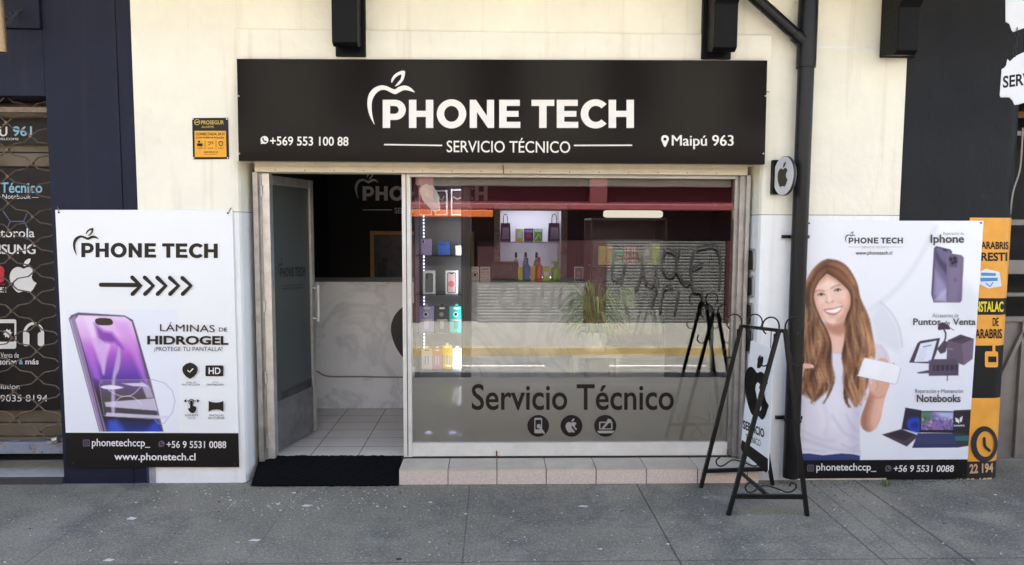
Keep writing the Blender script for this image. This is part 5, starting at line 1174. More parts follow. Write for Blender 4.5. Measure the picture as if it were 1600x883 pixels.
# little notices on the counter
NOT = mat('white card', (.72, .71, .69), .5); RDI = mat('red print', (.55, .03, .05), .5)
n1 = thing('notice_card', 'small white card with a red ringed prohibition mark on the counter', 'notice', tuple(onY(742, 440, CYf + .05)))
ny_ = CYf + .03
def sheet(x0, y0, x1, y1, Y, th=.004): return [onY(*p, Y) for p in ((x0, y0), (x1, y0), (x1, y1), (x0, y1))], (0, th, 0)
m = MB(); m.extrude(*sheet(736, 417, 748.5, 441.3, ny_)); m.build('card', NOT, n1)
a = Art(wallfn(ny_)); a.fill([circ(742.2, 429.5, 5, 5.6, 24), circ(742.2, 429.5, 3.9, 4.5, 20)], RDI); a.fill([rrect(740, 427, 744.5, 432, .8)], BLACK); a.text('PROHIBIDO', 737.5, 419, 747, 421.5, BLACK); a.text('EL INGRESO', 737.5, 437, 747, 439.5, BLACK); a.build('lettering', n1)
n2 = thing('notice_card', 'small white text notice beside the black box on the counter', 'notice', tuple(onY(758, 440, CYf + .05)))
m = MB(); m.extrude(*sheet(750.5, 417, 766, 441.6, ny_)); m.build('card', NOT, n2)
a = Art(wallfn(ny_)); a.text('HORARIO', 752, 419, 764, 422, BLACK, bold=.02)
for k, t_ in enumerate(('LUNES A VIERNES', '10:00 A 19:00', 'SÁBADO', '10:00 A 14:00')): a.text(t_, 752, 424 + k * 4, 764, 426.5 + k * 4, RDI if k % 2 else BLACK)
a.build('lettering', n2)

# lit niche on the rear wall
ni = thing('display_niche', 'lit white niche with a marbled surround on the rear wall', 'display niche', (.4, 3.3, 1.3))
NY0 = 3.12
gx_ = lambda p: PX(p, NY0, 400); gz_ = lambda p: PZ(p, NY0)
NM = marble('brown grey marble', (.42, .39, .36), (.12, .10, .09), 3.2, .35)
nz0 = FLOOR_Z + .9
MB().box(gx_(772), gx_(781.5), NY0, YB - .006, nz0, gz_(319)).box(gx_(876), gx_(886), NY0, YB - .006, nz0, gz_(319)).box(gx_(781.5) + .0005, gx_(876) - .0005, NY0 + .001, NY0 + .06, gz_(329), gz_(319) - .013).box(gx_(781.5) + .0005, gx_(876) - .0005, NY0 + .001, YB - .006, gz_(319) - .0125, gz_(319)).build('surround', NM, ni, bevel=.003)
NB = mat('white niche lining', (.72, .71, .76), .5)
MB().box(gx_(781.5) + .001, gx_(876) - .001, YB - .05, YB - .007, nz0, gz_(319) - .013).build('back_panel', NB, ni)
for p in (378, 434): MB().box(gx_(781.5) + .001, gx_(876) - .001, NY0 + .02, YB - .051, gz_(p) - .012, gz_(p)).build('shelf', glass('shelf glass', (.85, .9, .92), .08) if p == 378 and 'shelf glass' not in _mats else _mats.get('shelf glass'), ni)
LED = emit('cool led strip', (.80, .82, 1.0), 4.5)
MB().box(gx_(784), gx_(873), NY0 + .075, NY0 + .12, gz_(329) + .02, gz_(329) + .03).build('led_strip', LED, ni)
MB().box(gx_(784), gx_(873), NY0 + .03, NY0 + .04, gz_(434) + .001, gz_(434) + .008).build('led_strip', emit('cool led strip low', (.80, .82, 1.0), 2.0), ni)
SH_Y = NY0 + .14
def pack(name, label, cat, x0, y0, x1, y1, Y, body, depth=.04, parts=(), group=None, hang=False):
    """A carton or blister: card body with printed patches (x0,y0,x1,y1 in 0..1 of the front, material)."""
    t = thing(name, label, cat, tuple(onY((x0 + x1) / 2, y1, Y)), group)
    a0, b0 = onY(x0, y0, Y), onY(x1, y1, Y)
    MB().box(a0.x, b0.x, Y, Y + depth, b0.z, a0.z).build('carton', body, t, bevel=.002)
    if parts:
        a = Art(wallfn(Y))
        for q in parts:
            if q[0] == 'r': _, u0, v0, u1, v1, m_, rr_ = q; a.fill([rrect(x0 + (x1 - x0) * u0, y0 + (y1 - y0) * v0, x0 + (x1 - x0) * u1, y0 + (y1 - y0) * v1, rr_ * (x1 - x0))], m_)
            elif q[0] == 'c': _, u, v, r, m_ = q; a.fill([circ(x0 + (x1 - x0) * u, y0 + (y1 - y0) * v, r * (x1 - x0), r * (x1 - x0), 18)], m_)
            elif q[0] == 'l': _, pts, w_, m_ = q; a.stroke([(x0 + (x1 - x0) * u, y0 + (y1 - y0) * v) for u, v in pts], w_, m_)
        a.build('print', t)
    if hang: 
        mx = (a0.x + b0.x) / 2; m = MB(); m.box(mx - .012, mx + .012, Y + .001, Y + .004, a0.z + .0005, a0.z + .02); m.build('hang_tab', body, t)
    return t
pm = lambda n, c, r=.4: mat(n, c, r, var=.05, vs=8)
W_, LIL, PUR, TEAL, PINK, YLW, LIME, GRN, ORG, RED_, BLU_, DK, SLV = (pm('white carton', (.78, .78, .77)), pm('lilac carton', (.42, .34, .62)), pm('deep purple carton', (.10, .04, .22)), pm('teal carton', (.01, .38, .32)), pm('pink carton', (.72, .30, .32)), pm('yellow carton', (.80, .58, .04)), pm('lime carton', (.58, .66, .05)), pm('green carton', (.22, .55, .06)), pm('orange carton', (.80, .26, .03)), pm('red carton', (.62, .07, .07)), pm('blue pouch', (.04, .14, .55)), pm('black carton', (.018, .018, .02)), pm('grey print', (.3, .3, .31)))
def bag(label, x0, y0, x1, y1, Y):
    t = thing('gift_bag', label, 'bag', tuple(onY((x0 + x1) / 2, y1, Y)), 'dark paper bags in the lit niche')
    a0, b0 = onY(x0, y0, Y), onY(x1, y1, Y); w = b0.x - a0.x
    m = MB(); vs = [(a0.x + w * .07, Y, a0.z), (b0.x - w * .07, Y, a0.z), (b0.x, Y, b0.z), (a0.x, Y, b0.z)]; m.extrude(vs, (0, .07, 0)); m.build('bag_body', pm('aubergine paper', (.045, .012, .035)), t, bevel=.003)
    cx = (a0.x + b0.x) / 2; m = MB(); m.tube(spline([(cx - w * .2, Y - .002, a0.z - .01), (cx - w * .19, Y - .004, a0.z + .06), (cx - w * .1, Y - .004, a0.z + .10), (cx + w * .1, Y - .004, a0.z + .10), (cx + w * .19, Y - .004, a0.z + .06), (cx + w * .2, Y - .002, a0.z - .01)], False, 4), .005, 6); m.build('handle', BLACK, t, smooth=True)
    a = Art(wallfn(Y)); a.fill([[(x0 + 4, y0 + 7), (x1 - 3, y0 + 7), (x1 - 2, y1 - 4), (x0 + 3, y1 - 4)]], pm('mauve bag print', (.22, .17, .22))); a.build('print', t)
bag('dark paper bag at the left end of the niche shelf', 781.5, 348.5, 798, 377.8, SH_Y); bag('dark paper bag at the right end of the niche shelf', 856.5, 348.5, 875, 377.8, SH_Y)
pack('carton_box', 'pale yellow carton on the niche shelf', 'carton', 805.5, 357.5, 818, 377.8, SH_Y, pm('pale yellow carton', (.62, .62, .22)), .06, (('r', .2, .25, .8, .7, W_, .1), ('r', 0, .85, 1, .97, YLW, .01)))
pack('carton_box', 'purple carton in the middle of the niche shelf', 'carton', 819, 357, 833.5, 377.8, SH_Y, PUR, .06, (('c', .5, .55, .3, RED_), ('r', .1, .1, .9, .3, LIL, .05)))
pack('carton_box', 'green and white carton on the niche shelf', 'carton', 834.5, 357.5, 847.5, 377.8, SH_Y, GRN, .06, (('r', .1, .05, .9, .25, W_, .05), ('l', [(.2, .8), (.6, .4), (.8, .7)], 2, W_)))

# goods on the counter
GYc = CYf + .22
zc_ = ctz
rb = thing('till_box', 'squat black crackle finish box at the left of the counter goods', 'box', tuple(onY(788, 442, GYc)))
a0 = onY(767, 411.5, GYc); b0 = onY(809, 442, GYc)
MB().box(a0.x, b0.x, GYc, GYc + .25, zc_ + .002, a0.z).build('case', mat('black marbled case', (.02, .021, .023), .35, var=.6, vs=14, stain=[((.10, .11, .12), 16, .57, .7)]), rb, bevel=.006)
MB().box(a0.x + .01, b0.x - .01, GYc + .02, GYc + .2, a0.z + .0005, a0.z + .012).build('lid', DK, rb, bevel=.003)
def bottle(label, x, y0, y1, Y, w, body, cap, spray=False, group=None):
    c = onY(x, y1, Y); top = onY(x, y0, Y).z; z0 = zc_ + .001; h = top - z0; r = abs(onY(x + w / 2, y1, Y).x - c.x)
    t = thing('spray_bottle' if spray else 'dropper_bottle', label, 'bottle', (c.x, Y, z0), group)
    m = MB(); m.lathe(c.x, Y, [(r * .9, z0), (r, z0 + .006), (r, z0 + h * .55), (r * .8, z0 + h * .66), (r * .36, z0 + h * .74), (r * .34, z0 + h * .80)], 16); m.build('bottle_body', body, t, smooth=True)
    m = MB(); m.lathe(c.x, Y, [(r * .46, z0 + h * .80), (r * .46, z0 + h * .93), (r * .3, z0 + h)], 12)
    if spray: m.box(c.x - r * .9, c.x + r * .3, Y - r * .28, Y + r * .28, z0 + h * .9, z0 + h * .995)
    m.build('cap', cap, t)
CLR = pm('cloudy plastic', (.45, .47, .48))
for k, x in enumerate((806, 821, 838)): bottle(('clear bottle with dark cap left of the blue spray', 'clear bottle with dark cap behind the blue spray', 'clear bottle with dark cap behind the orange bottle')[k], x, 394, 441, GYc + .26, 9, CLR, DK)
bottle('bright blue spray bottle on the counter', 823, 403, 441.5, GYc, 11, pm('blue liquid', (.02, .20, .62)), pm('blue cap', (.02, .22, .5)), True)
bottle('orange red squeeze bottle on the counter', 842, 402, 441.5, GYc, 10, pm('orange liquid', (.70, .14, .06)), pm('red cap', (.6, .05, .04)))
bottle('tall green bottle on the counter', 868, 408, 441.5, GYc, 15, GRN, pm('green cap', (.14, .40, .05)), True)
pack('carton_box', 'lime yellow carton left of the blue spray on the counter', 'carton', 809.5, 418, 817, 441.5, GYc + .02, LIME, .08)
pack('carton_box', 'yellow carton between the blue and orange bottles', 'carton', 829.5, 416, 836.5, 441.5, GYc + .02, YLW, .08)
pack('carton_box', 'pale lime carton right of the orange bottle', 'carton', 848.5, 417, 859.5, 441.5, GYc + .02, LIME, .08, (('r', .15, .3, .85, .6, W_, .1),))
pack('picture_card', 'small framed colour picture near the end of the counter', 'picture', 897.5, 417, 911.5, 441.2, GYc - .05, W_, .012, (('r', .08, .05, .92, .95, pm('blue grey picture', (.12, .15, .22)), .02), ('c', .5, .4, .25, pm('mauve spot', (.35, .22, .30))), ('r', .2, .65, .8, .85, SLV, .02)))

# glass showcase on the right
gc = thing('glass_showcase', 'tall glass showcase with a tube lamp right of the counter', 'showcase', (1.0, 1.2, FLOOR_Z))
VY = 1.30; vx0, vx1 = PX(922.5, VY, 450), PX(1041, VY, 450); vz1 = PZ(343, VY); vz0 = PZ(553, VY); VD = .5
VF = mat('dark bronze frame', (.05, .035, .035), .35, metal=.4)
m = MB()
for x in (vx0, vx1 - .018):
    for y in (VY, VY + VD - .018): m.box(x, x + .018, y, y + .018, vz0 + .001, vz1)
m.box(vx0, vx1, VY - .001, VY + VD, vz1 + .0005, vz1 + .02)
m.build('frame', VF, gc, bevel=.002)
MB().box(vx0, vx1, VY, VY + VD, FLOOR_Z, vz0).build('base_cabinet', mat('white laminate', (.66, .65, .62), .4, var=.04), gc, bevel=.004)
MB().box(vx0 + .018, vx1 - .018, VY + VD - .014, VY + VD - .006, vz0 + .001, vz1).build('back_panel', mat('wine red backing', (.05, .008, .016), .4), gc)
MB().box(vx0 + .019, vx1 - .019, VY + .004, VY + .008, vz0 + .001, vz1).build('front_pane', glass('cabinet glass', (.95, .97, .97), .05), gc)
shz = PZ(414, VY + .1)
for py in (414, 482): MB().box(vx0 + .02, vx1 - .02, VY + .03, VY + VD - .03, PZ(py, VY + .1) - .008, PZ(py, VY + .1)).build('shelf', _mats['shelf glass'], gc)
la, lb = onY(941, 328.5, VY - .02), onY(1037, 340.5, VY - .02)
m = MB(); lr = (la.z - lb.z) / 2; m.tube([(la.x + lr * .4, VY - .02, la.z - lr), (la.x + lr, VY - .02, la.z - lr), (lb.x - lr, VY - .02, la.z - lr), (lb.x - lr * .4, VY - .02, la.z - lr)], [lr * .7, lr, lr, lr * .7], 16); m.build('tube_lamp', emit('warm tube lamp', (1.0, .93, .74), .12), gc, smooth=True)
for q in ((935, 384.5, 946.5, YLW, 'bright yellow blister pack at the left end of the showcase shelf'), (947.5, 384, 957, ORG, 'orange blister pack on the showcase shelf'), (958, 390, 973, pm('sea green carton', (.10, .48, .28)), 'sea green box on the showcase shelf'),
          (973.8, 384.5, 984.5, RED_, 'red patterned box beside the sea green box'), (985, 384.5, 995, RED_, 'red patterned box beside the grey pack'), (996, 386, 1005, pm('grey tan carton', (.24, .20, .14)), 'dark grey tan pack on the showcase shelf'), (1005.6, 384.5, 1018, pm('olive carton', (.34, .33, .14)), 'olive pack on the showcase shelf'), (1019, 380.5, 1030, pm('acid yellow carton', (.78, .74, .02)), 'plain acid yellow pack at the right end of the showcase shelf')):
    x0, y0, x1, mm, lb_ = q
    pr_ = {'red patterned': tuple(('r', .2 + .35 * i, .12 + .3 * j, .42 + .35 * i, .28 + .3 * j, W_, .03) for i in (0, 1) for j in (0, 1, 2)), 'sea green box': (('c', .55, .5, .22, RED_), ('r', .1, .8, .9, .93, W_, .02)), 'orange': (('l', [(.3, .8), (.3, .3), (.7, .3), (.7, .8)], 1.4, YLW),), 'bright yellow': (('r', .2, .2, .8, .6, pm('pale yellow carton', (.62, .62, .22)), .1),), 'olive': (('r', .2, .15, .7, .5, W_, .05),)}
    pa_ = next((v for k_, v in pr_.items() if k_ in lb_), ())
    pack('accessory_pack', lb_, 'package', x0, y0, x1, 413.8, VY + .1, mm, .05, pa_, 'packages on the showcase shelf')
nt_ = thing('notice_sheet', 'pale green notice sheet stuck on the glass showcase', 'notice', tuple(onY(980, 465, VY)))
m = MB(); m.extrude(*sheet(969, 449, 991.5, 481, VY - .001, .001)); m.build('sheet', pm('pale green paper', (.50, .62, .36)), nt_)
a = Art(wallfn(VY - .001))
for k in range(6): a.stroke([(972, 453 + k * 3.6), (988 - (k % 3) * 3, 453 + k * 3.6)], .7, pm('faint green print', (.30, .40, .24)))
a.build('print', nt_)
for k, (p, q) in enumerate(((957, 575), (1042, 575))): pass

# plant behind the glass on a white stand
pt = thing('spider_plant', 'arching green and cream spider plant in a pale pot behind the window', 'plant', tuple(onY(928, 548, .48)))
PYp = .48; pc = onY(928, 548, PYp); pr0 = abs(onY(951, 548, PYp).x - pc.x); zt_ = PZ(517, PYp)
m = MB(); m.lathe(pc.x, PYp, [(pr0 * .72, pc.z), (pr0 * .98, zt_ - .02), (pr0 * 1.05, zt_ - .02), (pr0 * 1.05, zt_), (pr0 * .9, zt_), (pr0 * .85, zt_ - .03)], 24); m.build('pot', mat('pale ceramic pot', (.62, .66, .62), .35), pt, smooth=True)
rng2 = random.Random(11); lm = MB()
for k in range(340):
    az = rng2.uniform(0, 6.283); L = rng2.uniform(.16, .34); lift = rng2.uniform(.7, 2.5); wd = rng2.uniform(.007, .013); o = Vector((pc.x + math.cos(az) * .03, PYp + math.sin(az) * .03, zt_ - .01)); dv = Vector((math.cos(az), math.sin(az) * .7, 0)); sd_ = Vector((-math.sin(az), math.cos(az), 0))
    rows = []
    for j in range(8):
        t = j / 7; p = o + dv * (L * (t * .45 + .55 * t * t)) + Vector((0, 0, L * (lift * t * 1.35 - (lift * .75 + .75) * t * t * t ** .4))); wj = wd * (1 - t ** 2.5) + .0006; rows += [p - sd_ * wj, p + Vector((0, 0, -wj * .6)), p + sd_ * wj]
    if min(p.y for p in rows) < .235:
        continue
    fs = []
    for j in range(7): b_ = j * 3; fs += [(b_, b_ + 1, b_ + 4, b_ + 3), (b_ + 1, b_ + 2, b_ + 5, b_ + 4)]
    lm.add(rows, fs, 0 if rng2.random() < .75 else 1)
lm.build('leaves', [mat('leaf green', (.20, .40, .06), .45, var=.3, vs=20), mat('cream striped leaf', (.66, .70, .38), .45, var=.2, vs=20)], pt, smooth=True)
sd0 = thing('plant_stand', 'white square stand holding the spider plant behind the frosted glass', 'stand', (pc.x, PYp, FLOOR_Z))
MB().box(pc.x - .2, pc.x + .2, PYp - .17, PYp + .17, pc.z - .031, pc.z - .001).build('top', mat('white laminate', (.66, .65, .62), .4, var=.04), sd0, bevel=.004)
for i in (-1, 1):
    for j in (-1, 1): MB().box(pc.x + i * .17 - .018, pc.x + i * .17 + .018, PYp + j * .14 - .018, PYp + j * .14 + .018, FLOOR_Z, pc.z - .0315).build('leg', mat('white laminate', (.66, .65, .62), .4, var=.04), sd0)

# narrow display cabinet right behind the window, shelves of phones and accessories
kx0, kx1 = PX(647, .36, 480), PX(735, .36, 480); KY = .36; KD = .30
dc = thing('display_cabinet', 'narrow lit glass display cabinet beside the door post', 'display cabinet', ((kx0 + kx1) / 2, KY, FLOOR_Z))
KF = mat('dark cabinet frame', (.028, .018, .02), .4)
kz1 = PZ(279, KY)
MB().box(PX(725, KY), kx1, KY, KY + KD, FLOOR_Z, kz1).box(PX(720.5, KY), PX(725, KY) - .0005, KY, KY + .012, FLOOR_Z, kz1).build('side_panel', KF, dc, bevel=.002); MB().box(kx0, kx0 + .012, KY, KY + KD, FLOOR_Z, kz1).build('side_panel', KF, dc)  # slim front lip added to hide the right led strip
kxa, kxb = kx0 + .0125, PX(725, KY) - .0005
MB().box(kxa, kxb, KY + KD - .012, KY + KD, FLOOR_Z, kz1).build('back_panel', mat('smoked mirror backing', (.16, .16, .165), .35), dc)
MB().box(kxa, kxb, KY, KY + KD - .0125, FLOOR_Z, PZ(683, KY)).build('base', mat('grey base shelf', (.4, .4, .42), .5), dc); MB().box(kxa, kxb, KY, KY + KD - .0125, kz1 - .03, kz1).build('top', KF, dc)
shelf_y = (337, 399.5, 460, 520, 578.5, 637)
for py in shelf_y: MB().box(kxa, kxb, KY + .01, KY + KD - .014, PZ(py, KY) - .008, PZ(py, KY)).build('shelf', _mats['shelf glass'], dc)
BL = emit('blue white spot', (.55, .60, 1.0), .6)
for px in (668, 707):
    for z, dz in ((kz1 - .0302, -.006), (PZ(683, KY) + .0002, .006)):
        x = PX(px, KY + .1); MB().lathe(x, KY + .12, [(.028, min(z, z + dz)), (.028, max(z, z + dz))], 16).build('spot_light', BL, dc)
sx = PX(657, KY); 
st2 = MB()
for k in range(46): st2.box(sx - .004, sx + .004, KY + KD - .022, KY + KD - .0125, FLOOR_Z + .75 + k * .028, FLOOR_Z + .762 + k * .028)
st2.build('led_strip', emit('dim blue led', (.7, .78, 1.0), .6), dc)
MB().box(kxb - .010, kxb - .001, KY + .018, KY + .03, FLOOR_Z + .12, kz1 - .04).build('led_strip', emit('added side led', (.86, .90, 1.0), 5.0), dc)  # unseen strip added on the right side to brighten the goods
GK = 'goods in the narrow display cabinet'; IY = KY + .06
DKS = pm('dark phone picture', (.03, .03, .035), .2)
phone_red = (('r', .08, .05, .92, .95, DKS, .06), ('c', .45, .62, .30, pm('orange red swirl', (.62, .18, .10))))
pack('phone_box', 'white edged phone box behind the crumpled white shape', 'phone box', 654.5, 297, 674.5, 336.8, IY + .06, W_, .03, (('r', .1, .06, .9, .94, DKS, .08), ('r', .15, .72, .85, .92, pm('orange red swirl', (.62, .18, .10)), .05)), GK)
pack('phone_box', 'white edged phone box with dark picture in the middle of the top shelf', 'phone box', 679, 297, 699, 336.8, IY + .06, W_, .03, (('r', .1, .06, .9, .94, DKS, .08), ('l', [(.3, .3), (.6, .4), (.75, .25)], 1.6, SLV), ('r', .12, .78, .88, .93, pm('orange red swirl', (.62, .18, .10)), .05)), GK)
pack('phone_box', 'white edged phone box with planet picture at the right of the top shelf', 'phone box', 704.5, 295.5, 725, 336.8, IY + .06, W_, .03, (('r', .1, .06, .9, .94, DKS, .08), ('l', [(.2, .3), (.5, .38), (.85, .3)], 2.2, pm('rosy arc', (.42, .2, .18))), ('r', .12, .78, .88, .93, pm('orange red swirl', (.62, .18, .10)), .05)), GK)
cb = thing('crumpled_shape', 'crumpled white rounded shape hanging in front of the top shelf', 'rounded shape', tuple(onY(671, 308, .275)), None)  # made-up rounded form for a white patch of unknown nature
cc_ = onY(671, 308, .275); m = MB(); vs = []; fs = []; rg = random.Random(2)
NA, NB_ = 26, 12
for j in range(NB_ + 1):
    for i in range(NA):
        th = 2 * math.pi * i / NA; ph = math.pi * j / NB_; fold = 1 + .05 * math.sin(th * 7 + j) + rg.uniform(-.02, .02)
        x = math.sin(ph) * math.cos(th); z = math.sin(ph) * math.sin(th); y = math.cos(ph)
        X_ = .082 * x * fold; Z_ = .108 * z * fold * (1 + .12 * x); vs.append((cc_.x + X_ * .93 - Z_ * -.0 + (.03 if z < 0 else -.012) * abs(z), cc_.y + y * .03 * fold, cc_.z + Z_ - X_ * .35))
for j in range(NB_):
    for i in range(NA): fs.append((j * NA + i, j * NA + (i + 1) % NA, (j + 1) * NA + (i + 1) % NA, (j + 1) * NA + i))
m.add(vs, fs); m.build('shape_skin', mat('thin white skin', (.92, .92, .90), .35, var=.04, vs=20, bump=.3, bs=60), cb, smooth=True)
pack('phone_case', 'lilac phone case standing on the second shelf', 'phone case', 657, 373.5, 674.5, 399.2, IY, LIL, .012, (('r', .12, .06, .45, .26, pm('pale lilac', (.6, .52, .76)), .1), ('c', .25, .13, .08, DKS), ('c', .25, .21, .06, DKS)), GK)
pack('pouch', 'blue fabric pouch on the second shelf', 'pouch', 684, 378, 702, 399.2, IY, BLU_, .03, (('l', [(.1, .2), (.9, .2)], 1, pm('navy seam', (.02, .05, .2))),), GK)
pack('picture_card', 'small silver picture card on the second shelf', 'picture', 711.5, 384, 723.5, 399.2, IY, pm('silver card', (.5, .54, .58)), .01, (('r', .15, .15, .85, .85, pm('pale card print', (.66, .7, .74)), .05),), GK)
pack('phone_box', 'white box picturing the back of a grey phone', 'phone box', 661, 423, 680, 459.8, IY, W_, .03, (('r', .17, .1, .83, .93, pm('graphite phone', (.12, .125, .13), .25), .14), ('c', .34, .2, .08, DKS), ('c', .34, .3, .08, DKS)), GK)
pack('phone_box', 'white box picturing a phone with a pink red screen', 'phone box', 696, 423, 715.5, 459.8, IY, W_, .03, (('r', .14, .07, .86, .95, DKS, .14), ('r', .19, .1, .81, .92, pm('pale rose', (.68, .46, .46)), .1), ('c', .46, .56, .26, pm('rose red ball', (.66, .16, .20))), ('r', .35, .1, .65, .14, DKS, .02)), GK)
for (x0, x1, mm, col, lb_) in ((655, 678, LIL, DKS, 'lilac earphone pack with a hang tab'), (680.5, 701, DK, SLV, 'black earphone pack with a hang tab'), (702, 724.5, TEAL, DKS, 'teal earphone pack with a hang tab')):
    pack('accessory_pack', lb_, 'package', x0, 479, x1, 519.7, IY, mm, .03, (('c', .45, .30, .17, W_ if mm is not DK else SLV), ('c', .45, .30, .11, col), ('r', .32, .5, .66, .86, pm('pale lilac', (.6, .52, .76)) if mm is LIL else SLV if mm is DK else pm('dark teal', (.01, .16, .14)), .08), ('r', .1, .5, .9, .54, W_, .01), ('r', .3, .03, .7, .1, W_, .02)), GK, True)
for (x0, x1, y0, mm, lb_) in ((658.5, 675.5, 545, W_, 'plain white cable pack at the left of the fifth shelf'), (676, 691, 545, PINK, 'pink cable pack on the fifth shelf'), (691.5, 706, 540, YLW, 'yellow cable pack with rounded top on the fifth shelf'), (706.5, 722.5, 545, W_, 'plain white cable pack at the right of the fifth shelf')):
    pack('accessory_pack', lb_, 'package', x0, y0, x1, 578.2, IY, mm, .03, (('l', [(.35, .75), (.35, .35), (.62, .35), (.62, .75)], 1.2, W_ if mm is not W_ else SLV), ('r', .3, .04, .7, .1, SLV if mm is W_ else W_, .02)), GK, True)
for (x0, x1, mm, lb_) in ((656, 669, GRN, 'green charger box behind the frosted band'), (671, 685.5, W_, 'white charger box left of the lime one behind the frosted band'), (687, 707, LIME, 'lime charger box behind the frosted band'), (708, 722, W_, 'white charger box right of the lime one behind the frosted band')):
    pack('accessory_pack', lb_, 'package', x0, 605, x1, 636.7, IY, mm, .03, (('r', .25, .3, .75, .65, W_ if mm is not W_ else SLV, .1), ('r', .05, .85, .95, .94, SLV, .02)), GK)
# ================================================================== the other side of the street (seen in the window)
OY = FAR_WALL_Y
def rx(px): return onY(px, 450, -OY).x        # where a thing on the far wall must stand to mirror at this column
def rz(py): return onY(772, py, -OY).z
ob = thing('maroon_building', 'maroon painted building with graffiti covered shutters across the street', 'building', (1, OY, 0))
MAR = mat('maroon wall paint', (.125, .02, .025), .65, var=.15, vs=1.5, bump=.2, bs=20, stain=[((.07, .014, .018), 2.2, .56, .5)])
DMAR = mat('dark maroon boards', (.035, .006, .009), .55, var=.2, vs=4)
OH = 6.6
MB().box(-26, 26, OY - 6, OY - .30, -.1, 3.2).build('wall', MAR, ob)
FW = mat('cream bounce storey paint', (.68, .655, .55), .75, var=.1, vs=1.2, bump=.2, bs=15)  # unseen storey made pale to bounce warm light onto the shopfront
MB().box(-26, 26, OY - 6, OY - .30, 3.2005, OH).build('upper_wall', FW, ob)
for k in range(-6, 7): MB().box(k * 2.6 - .5, k * 2.6 + .5, OY - .299, OY - .27, 3.9, 5.6).build('window', mat('dark window', (.03, .035, .045), .1), ob)
MB().box(-26, 26, OY - .299, OY + .05, 3.05, 3.2).build('cornice', MAR, ob, bevel=.02)
zs1 = rz(376); zb0_, zb1_ = rz(327), rz(317)
segs = [(-26, rx(640), 'w'), (rx(640), rx(745), 'door'), (rx(745), rx(917), 'sh'), (rx(917), rx(952), 'w'), (rx(952), rx(1145), 'sh'), (rx(1145), 26, 'w')]
MB().box(-26, 26, OY - .298, OY - .12, zs1 + .001, zb0_ - .001).build('fascia_boards', DMAR, ob)
SHT = mat('grey roller shutter', (.095, .094, .091), .5, metal=.3, var=.15, vs=3, stain=[((.10, .10, .10), 1.5, .55, .5)])
GRAF = mat('black spray paint', (.026, .026, .027), .6); GRAF2 = mat('pale spray paint', (.2, .2, .195), .6)
for xa, xb, kd in segs:
    if kd == 'w': MB().box(xa + .001, xb - .001, OY - .298, OY, 0, zs1).build('pillar', DMAR, ob)
    elif kd == 'sh':
        m = MB(); n = 26; h = zs1 / n
        for k in range(n): m.extrude([(xa, OY - .10, k * h), (xa, OY - .085, k * h + h * .25), (xa, OY - .085, k * h + h * .75), (xa, OY - .10, k * h + h)], (xb - xa, 0, 0))
        m.build('roller_shutter', SHT, ob)
        if xa < rx(800): MB().box(xa + .001, xb - .001, OY - .083, OY - .03, rz(438), zs1 - .001).build('shutter_box', DMAR, ob)
    else:
        MB().box(xa + .001, xa + .15, OY - .29, OY, 0, zs1).build('door_jamb', DMAR, ob); MB().box(xa + .151, xb - .001, OY - .297, OY - .26, 0, zs1).build('dark_doorway_sheet', mat('dark void', (.006, .006, .006), .8), ob)  # near-black sheet stands in for the shade inside the doorway
def rfn(x, y, l): p = onY(x, y, -OY); return Vector((p.x, OY - .045 + l, p.z))
a = Art(rfn, step=.0008)
for pts in ([(985, 410), (978, 450), (1000, 455), (1012, 420), (1006, 400), (985, 400)], [(1012, 402), (1016, 440), (1030, 446), (1036, 400)], [(1048, 392), (1042, 415), (1052, 432), (1064, 428), (1066, 398), (1050, 390)], [(1072, 390), (1066, 420), (1080, 445), (1092, 440)], [(1094, 395), (1090, 420), (1108, 414)], [(1100, 388), (1128, 384), (1138, 410), (1136, 450)], [(1090, 420), (1094, 455), (1108, 460), (1106, 490)], [(980, 460), (990, 500)], [(1040, 490), (1046, 455), (1060, 448)], [(1024, 490), (1038, 440)], [(1064, 492), (1070, 460)], [(968, 395), (962, 430), (976, 440)],
            [(790, 448), (780, 470), (796, 480), (812, 462), (806, 446)], [(822, 450), (818, 475), (832, 480), (840, 452)], [(852, 450), (846, 478), (862, 482), (868, 450)], [(880, 452), (876, 478), (894, 480), (898, 455)]):
    a.stroke(spline(pts, False, 5), 3.8, GRAF)
a.build('graffiti', ob)
m = MB(); m.box(-26, 26, OY - .299, OY + .26, zb0_, zb1_); m.build('ledge', mat('rose ledge paint', (.19, .04, .045), .6, var=.15, vs=3), ob, bevel=.02)
MB().box(-26, 26, OY - 6, OY + .2, OH + .001, OH + .18).build('eave', DMAR, ob)
for px, w_ in ((925, .34), (650, .3), (1240, .34), (1500, .3), (300, .3)): MB().box(rx(px), rx(px) + w_, OY - .298, OY - .02, zb1_ + .001, 3.049).build('pilaster', MAR, ob)
MB().box(rx(562), rx(770), OY - .1, OY + .30, rz(339), rz(328)).build('orange_awning', mat('orange awning', (.50, .11, .018), .5), ob, bevel=.01)
# neighbouring upper storeys that shade the frontage belong to the same row
MB().box(-30, -9.001, .0, 8, -.1, TOPZ).build('side_wing', NAVY, nav); MB().box(9.001, 30, .0, 8, -.1, TOPZ).build('side_wing', SLATE, sl)
MB().box(-9, 9, 7.51, 7.7, -.1, TOPZ).build('rear_wall', WHITE, shop)

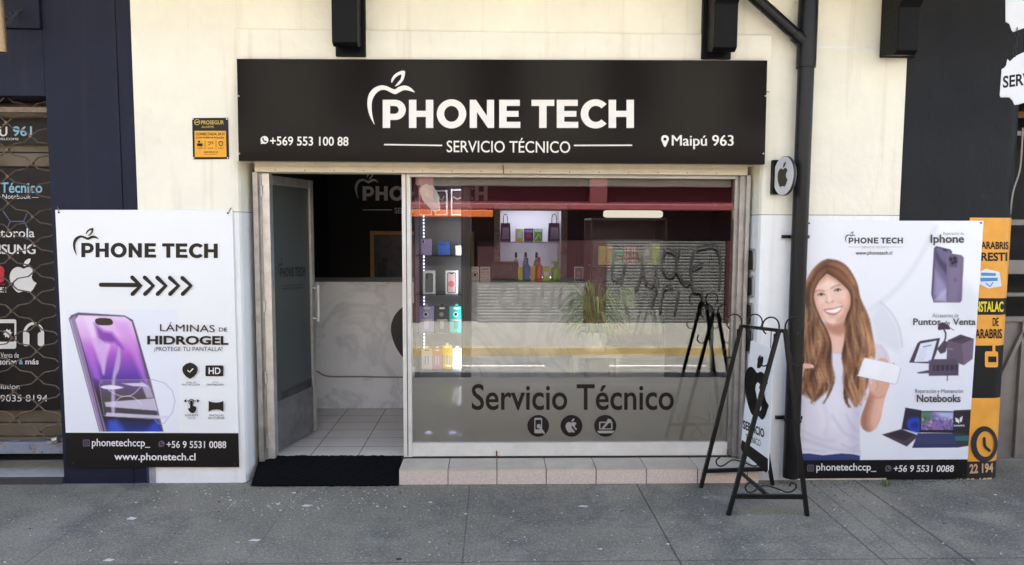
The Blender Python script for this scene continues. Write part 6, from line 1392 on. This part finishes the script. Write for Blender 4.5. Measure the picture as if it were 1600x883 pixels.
# ================================================================== litter, weeds and moss at the foot of the wall
rl = random.Random(21); lt = MB()
for k in range(420):
    px = rl.gauss(470, 130) if k < 210 else rl.uniform(0, 1600); py = rl.uniform(763, 800) if k < 210 else rl.uniform(768, 880)
    p = onZ(px, py, 0); s = rl.uniform(.0025, .008) * (1 if rl.random() < .92 else 2.4); a_ = rl.uniform(0, 3.14); n = rl.choice((3, 4, 5)); el = rl.uniform(.4, 1)
    pts = [(p.x + s * math.cos(a_ + 6.283 * i / n) * rl.uniform(.6, 1.2), p.y + s * el * math.sin(a_ + 6.283 * i / n) * rl.uniform(.6, 1.2)) for i in range(n)]
    lt.prism(pts, .001, .0025 + rl.uniform(0, .003), rl.choice((0, 0, 0, 1, 1, 2)))
struct(lt.build('litter', [mat('paint flake', (.66, .64, .60), .7), mat('grey flake', (.36, .35, .33), .8), mat('dark crumb', (.05, .04, .035), .9)]), 'stuff', 'pale paint flakes and crumbs scattered on the pavement')
for k, (px, py, w_, l_) in enumerate(((398, 844, .014, .035), (170, 875, .016, .028), (206, 810, .02, .03), (479, 790, .018, .03), (911, 791, .012, .035))):
    p = onZ(px, py, .002); m = MB(); m.prism([(p.x - l_, p.y - w_ * .5), (p.x + l_ * .6, p.y - w_), (p.x + l_, p.y + w_ * .3), (p.x - l_ * .4, p.y + w_)], .001, .004)
    tag(m.build('paper_scrap', mat('paint flake', (.66, .64, .60), .7)), ('pale paper scrap near the bottom edge below the doormat', 'pale paper scrap lying nearest the lower left', 'crumpled tan scrap below the left poster', 'pale scrap on the pavement just below the doormat', 'white scrap on the pavement left of the easel')[k], 'litter')
ms = MB()
for k in range(520):
    px = rl.uniform(1215, 1520) if k < 330 else rl.choice((rl.uniform(230, 400), rl.gauss(1420, 30), rl.gauss(1335, 40)))
    py = (750 if px > 1000 else 751) + abs(rl.gauss(0, 5)) + (rl.uniform(0, 24) if 1270 < px < 1350 and rl.random() < .5 else 0); p = onZ(px, py, 0); s = rl.uniform(.002, .007)
    ms.lathe(p.x, p.y, [(s, .0005), (s * .8, s * .25), (s * .2, s * .35)], 5, rl.choice((0, 0, 1)))
struct(ms.build('moss', [mat('dark soil', (.045, .04, .03), .95), mat('moss green', (.07, .085, .03), .95)]), 'stuff', 'dark dirt and moss along the foot of the wall')
wd = MB(); wp = onZ(1383, 760, 0)
for k in range(22):
    az = rl.uniform(0, 6.283); h = rl.uniform(.012, .055); d_ = Vector((math.cos(az), math.sin(az), 0)); b_ = wp + d_ * rl.uniform(0, .03); q = b_ + d_ * h * .55 + Vector((0, 0, h)); s = Vector((-d_.y, d_.x, 0)) * .0035
    wd.add([b_ - s * .4, b_ + s * .4, (b_ + q) / 2 + s + Vector((0, 0, .006)), q, (b_ + q) / 2 - s + Vector((0, 0, .006))], [(0, 1, 2, 3, 4)])
tag(wd.build('weed', mat('fresh weed green', (.08, .15, .03), .6, var=.3, vs=60)), 'small green weed growing from the crack under the woman poster', 'weed')
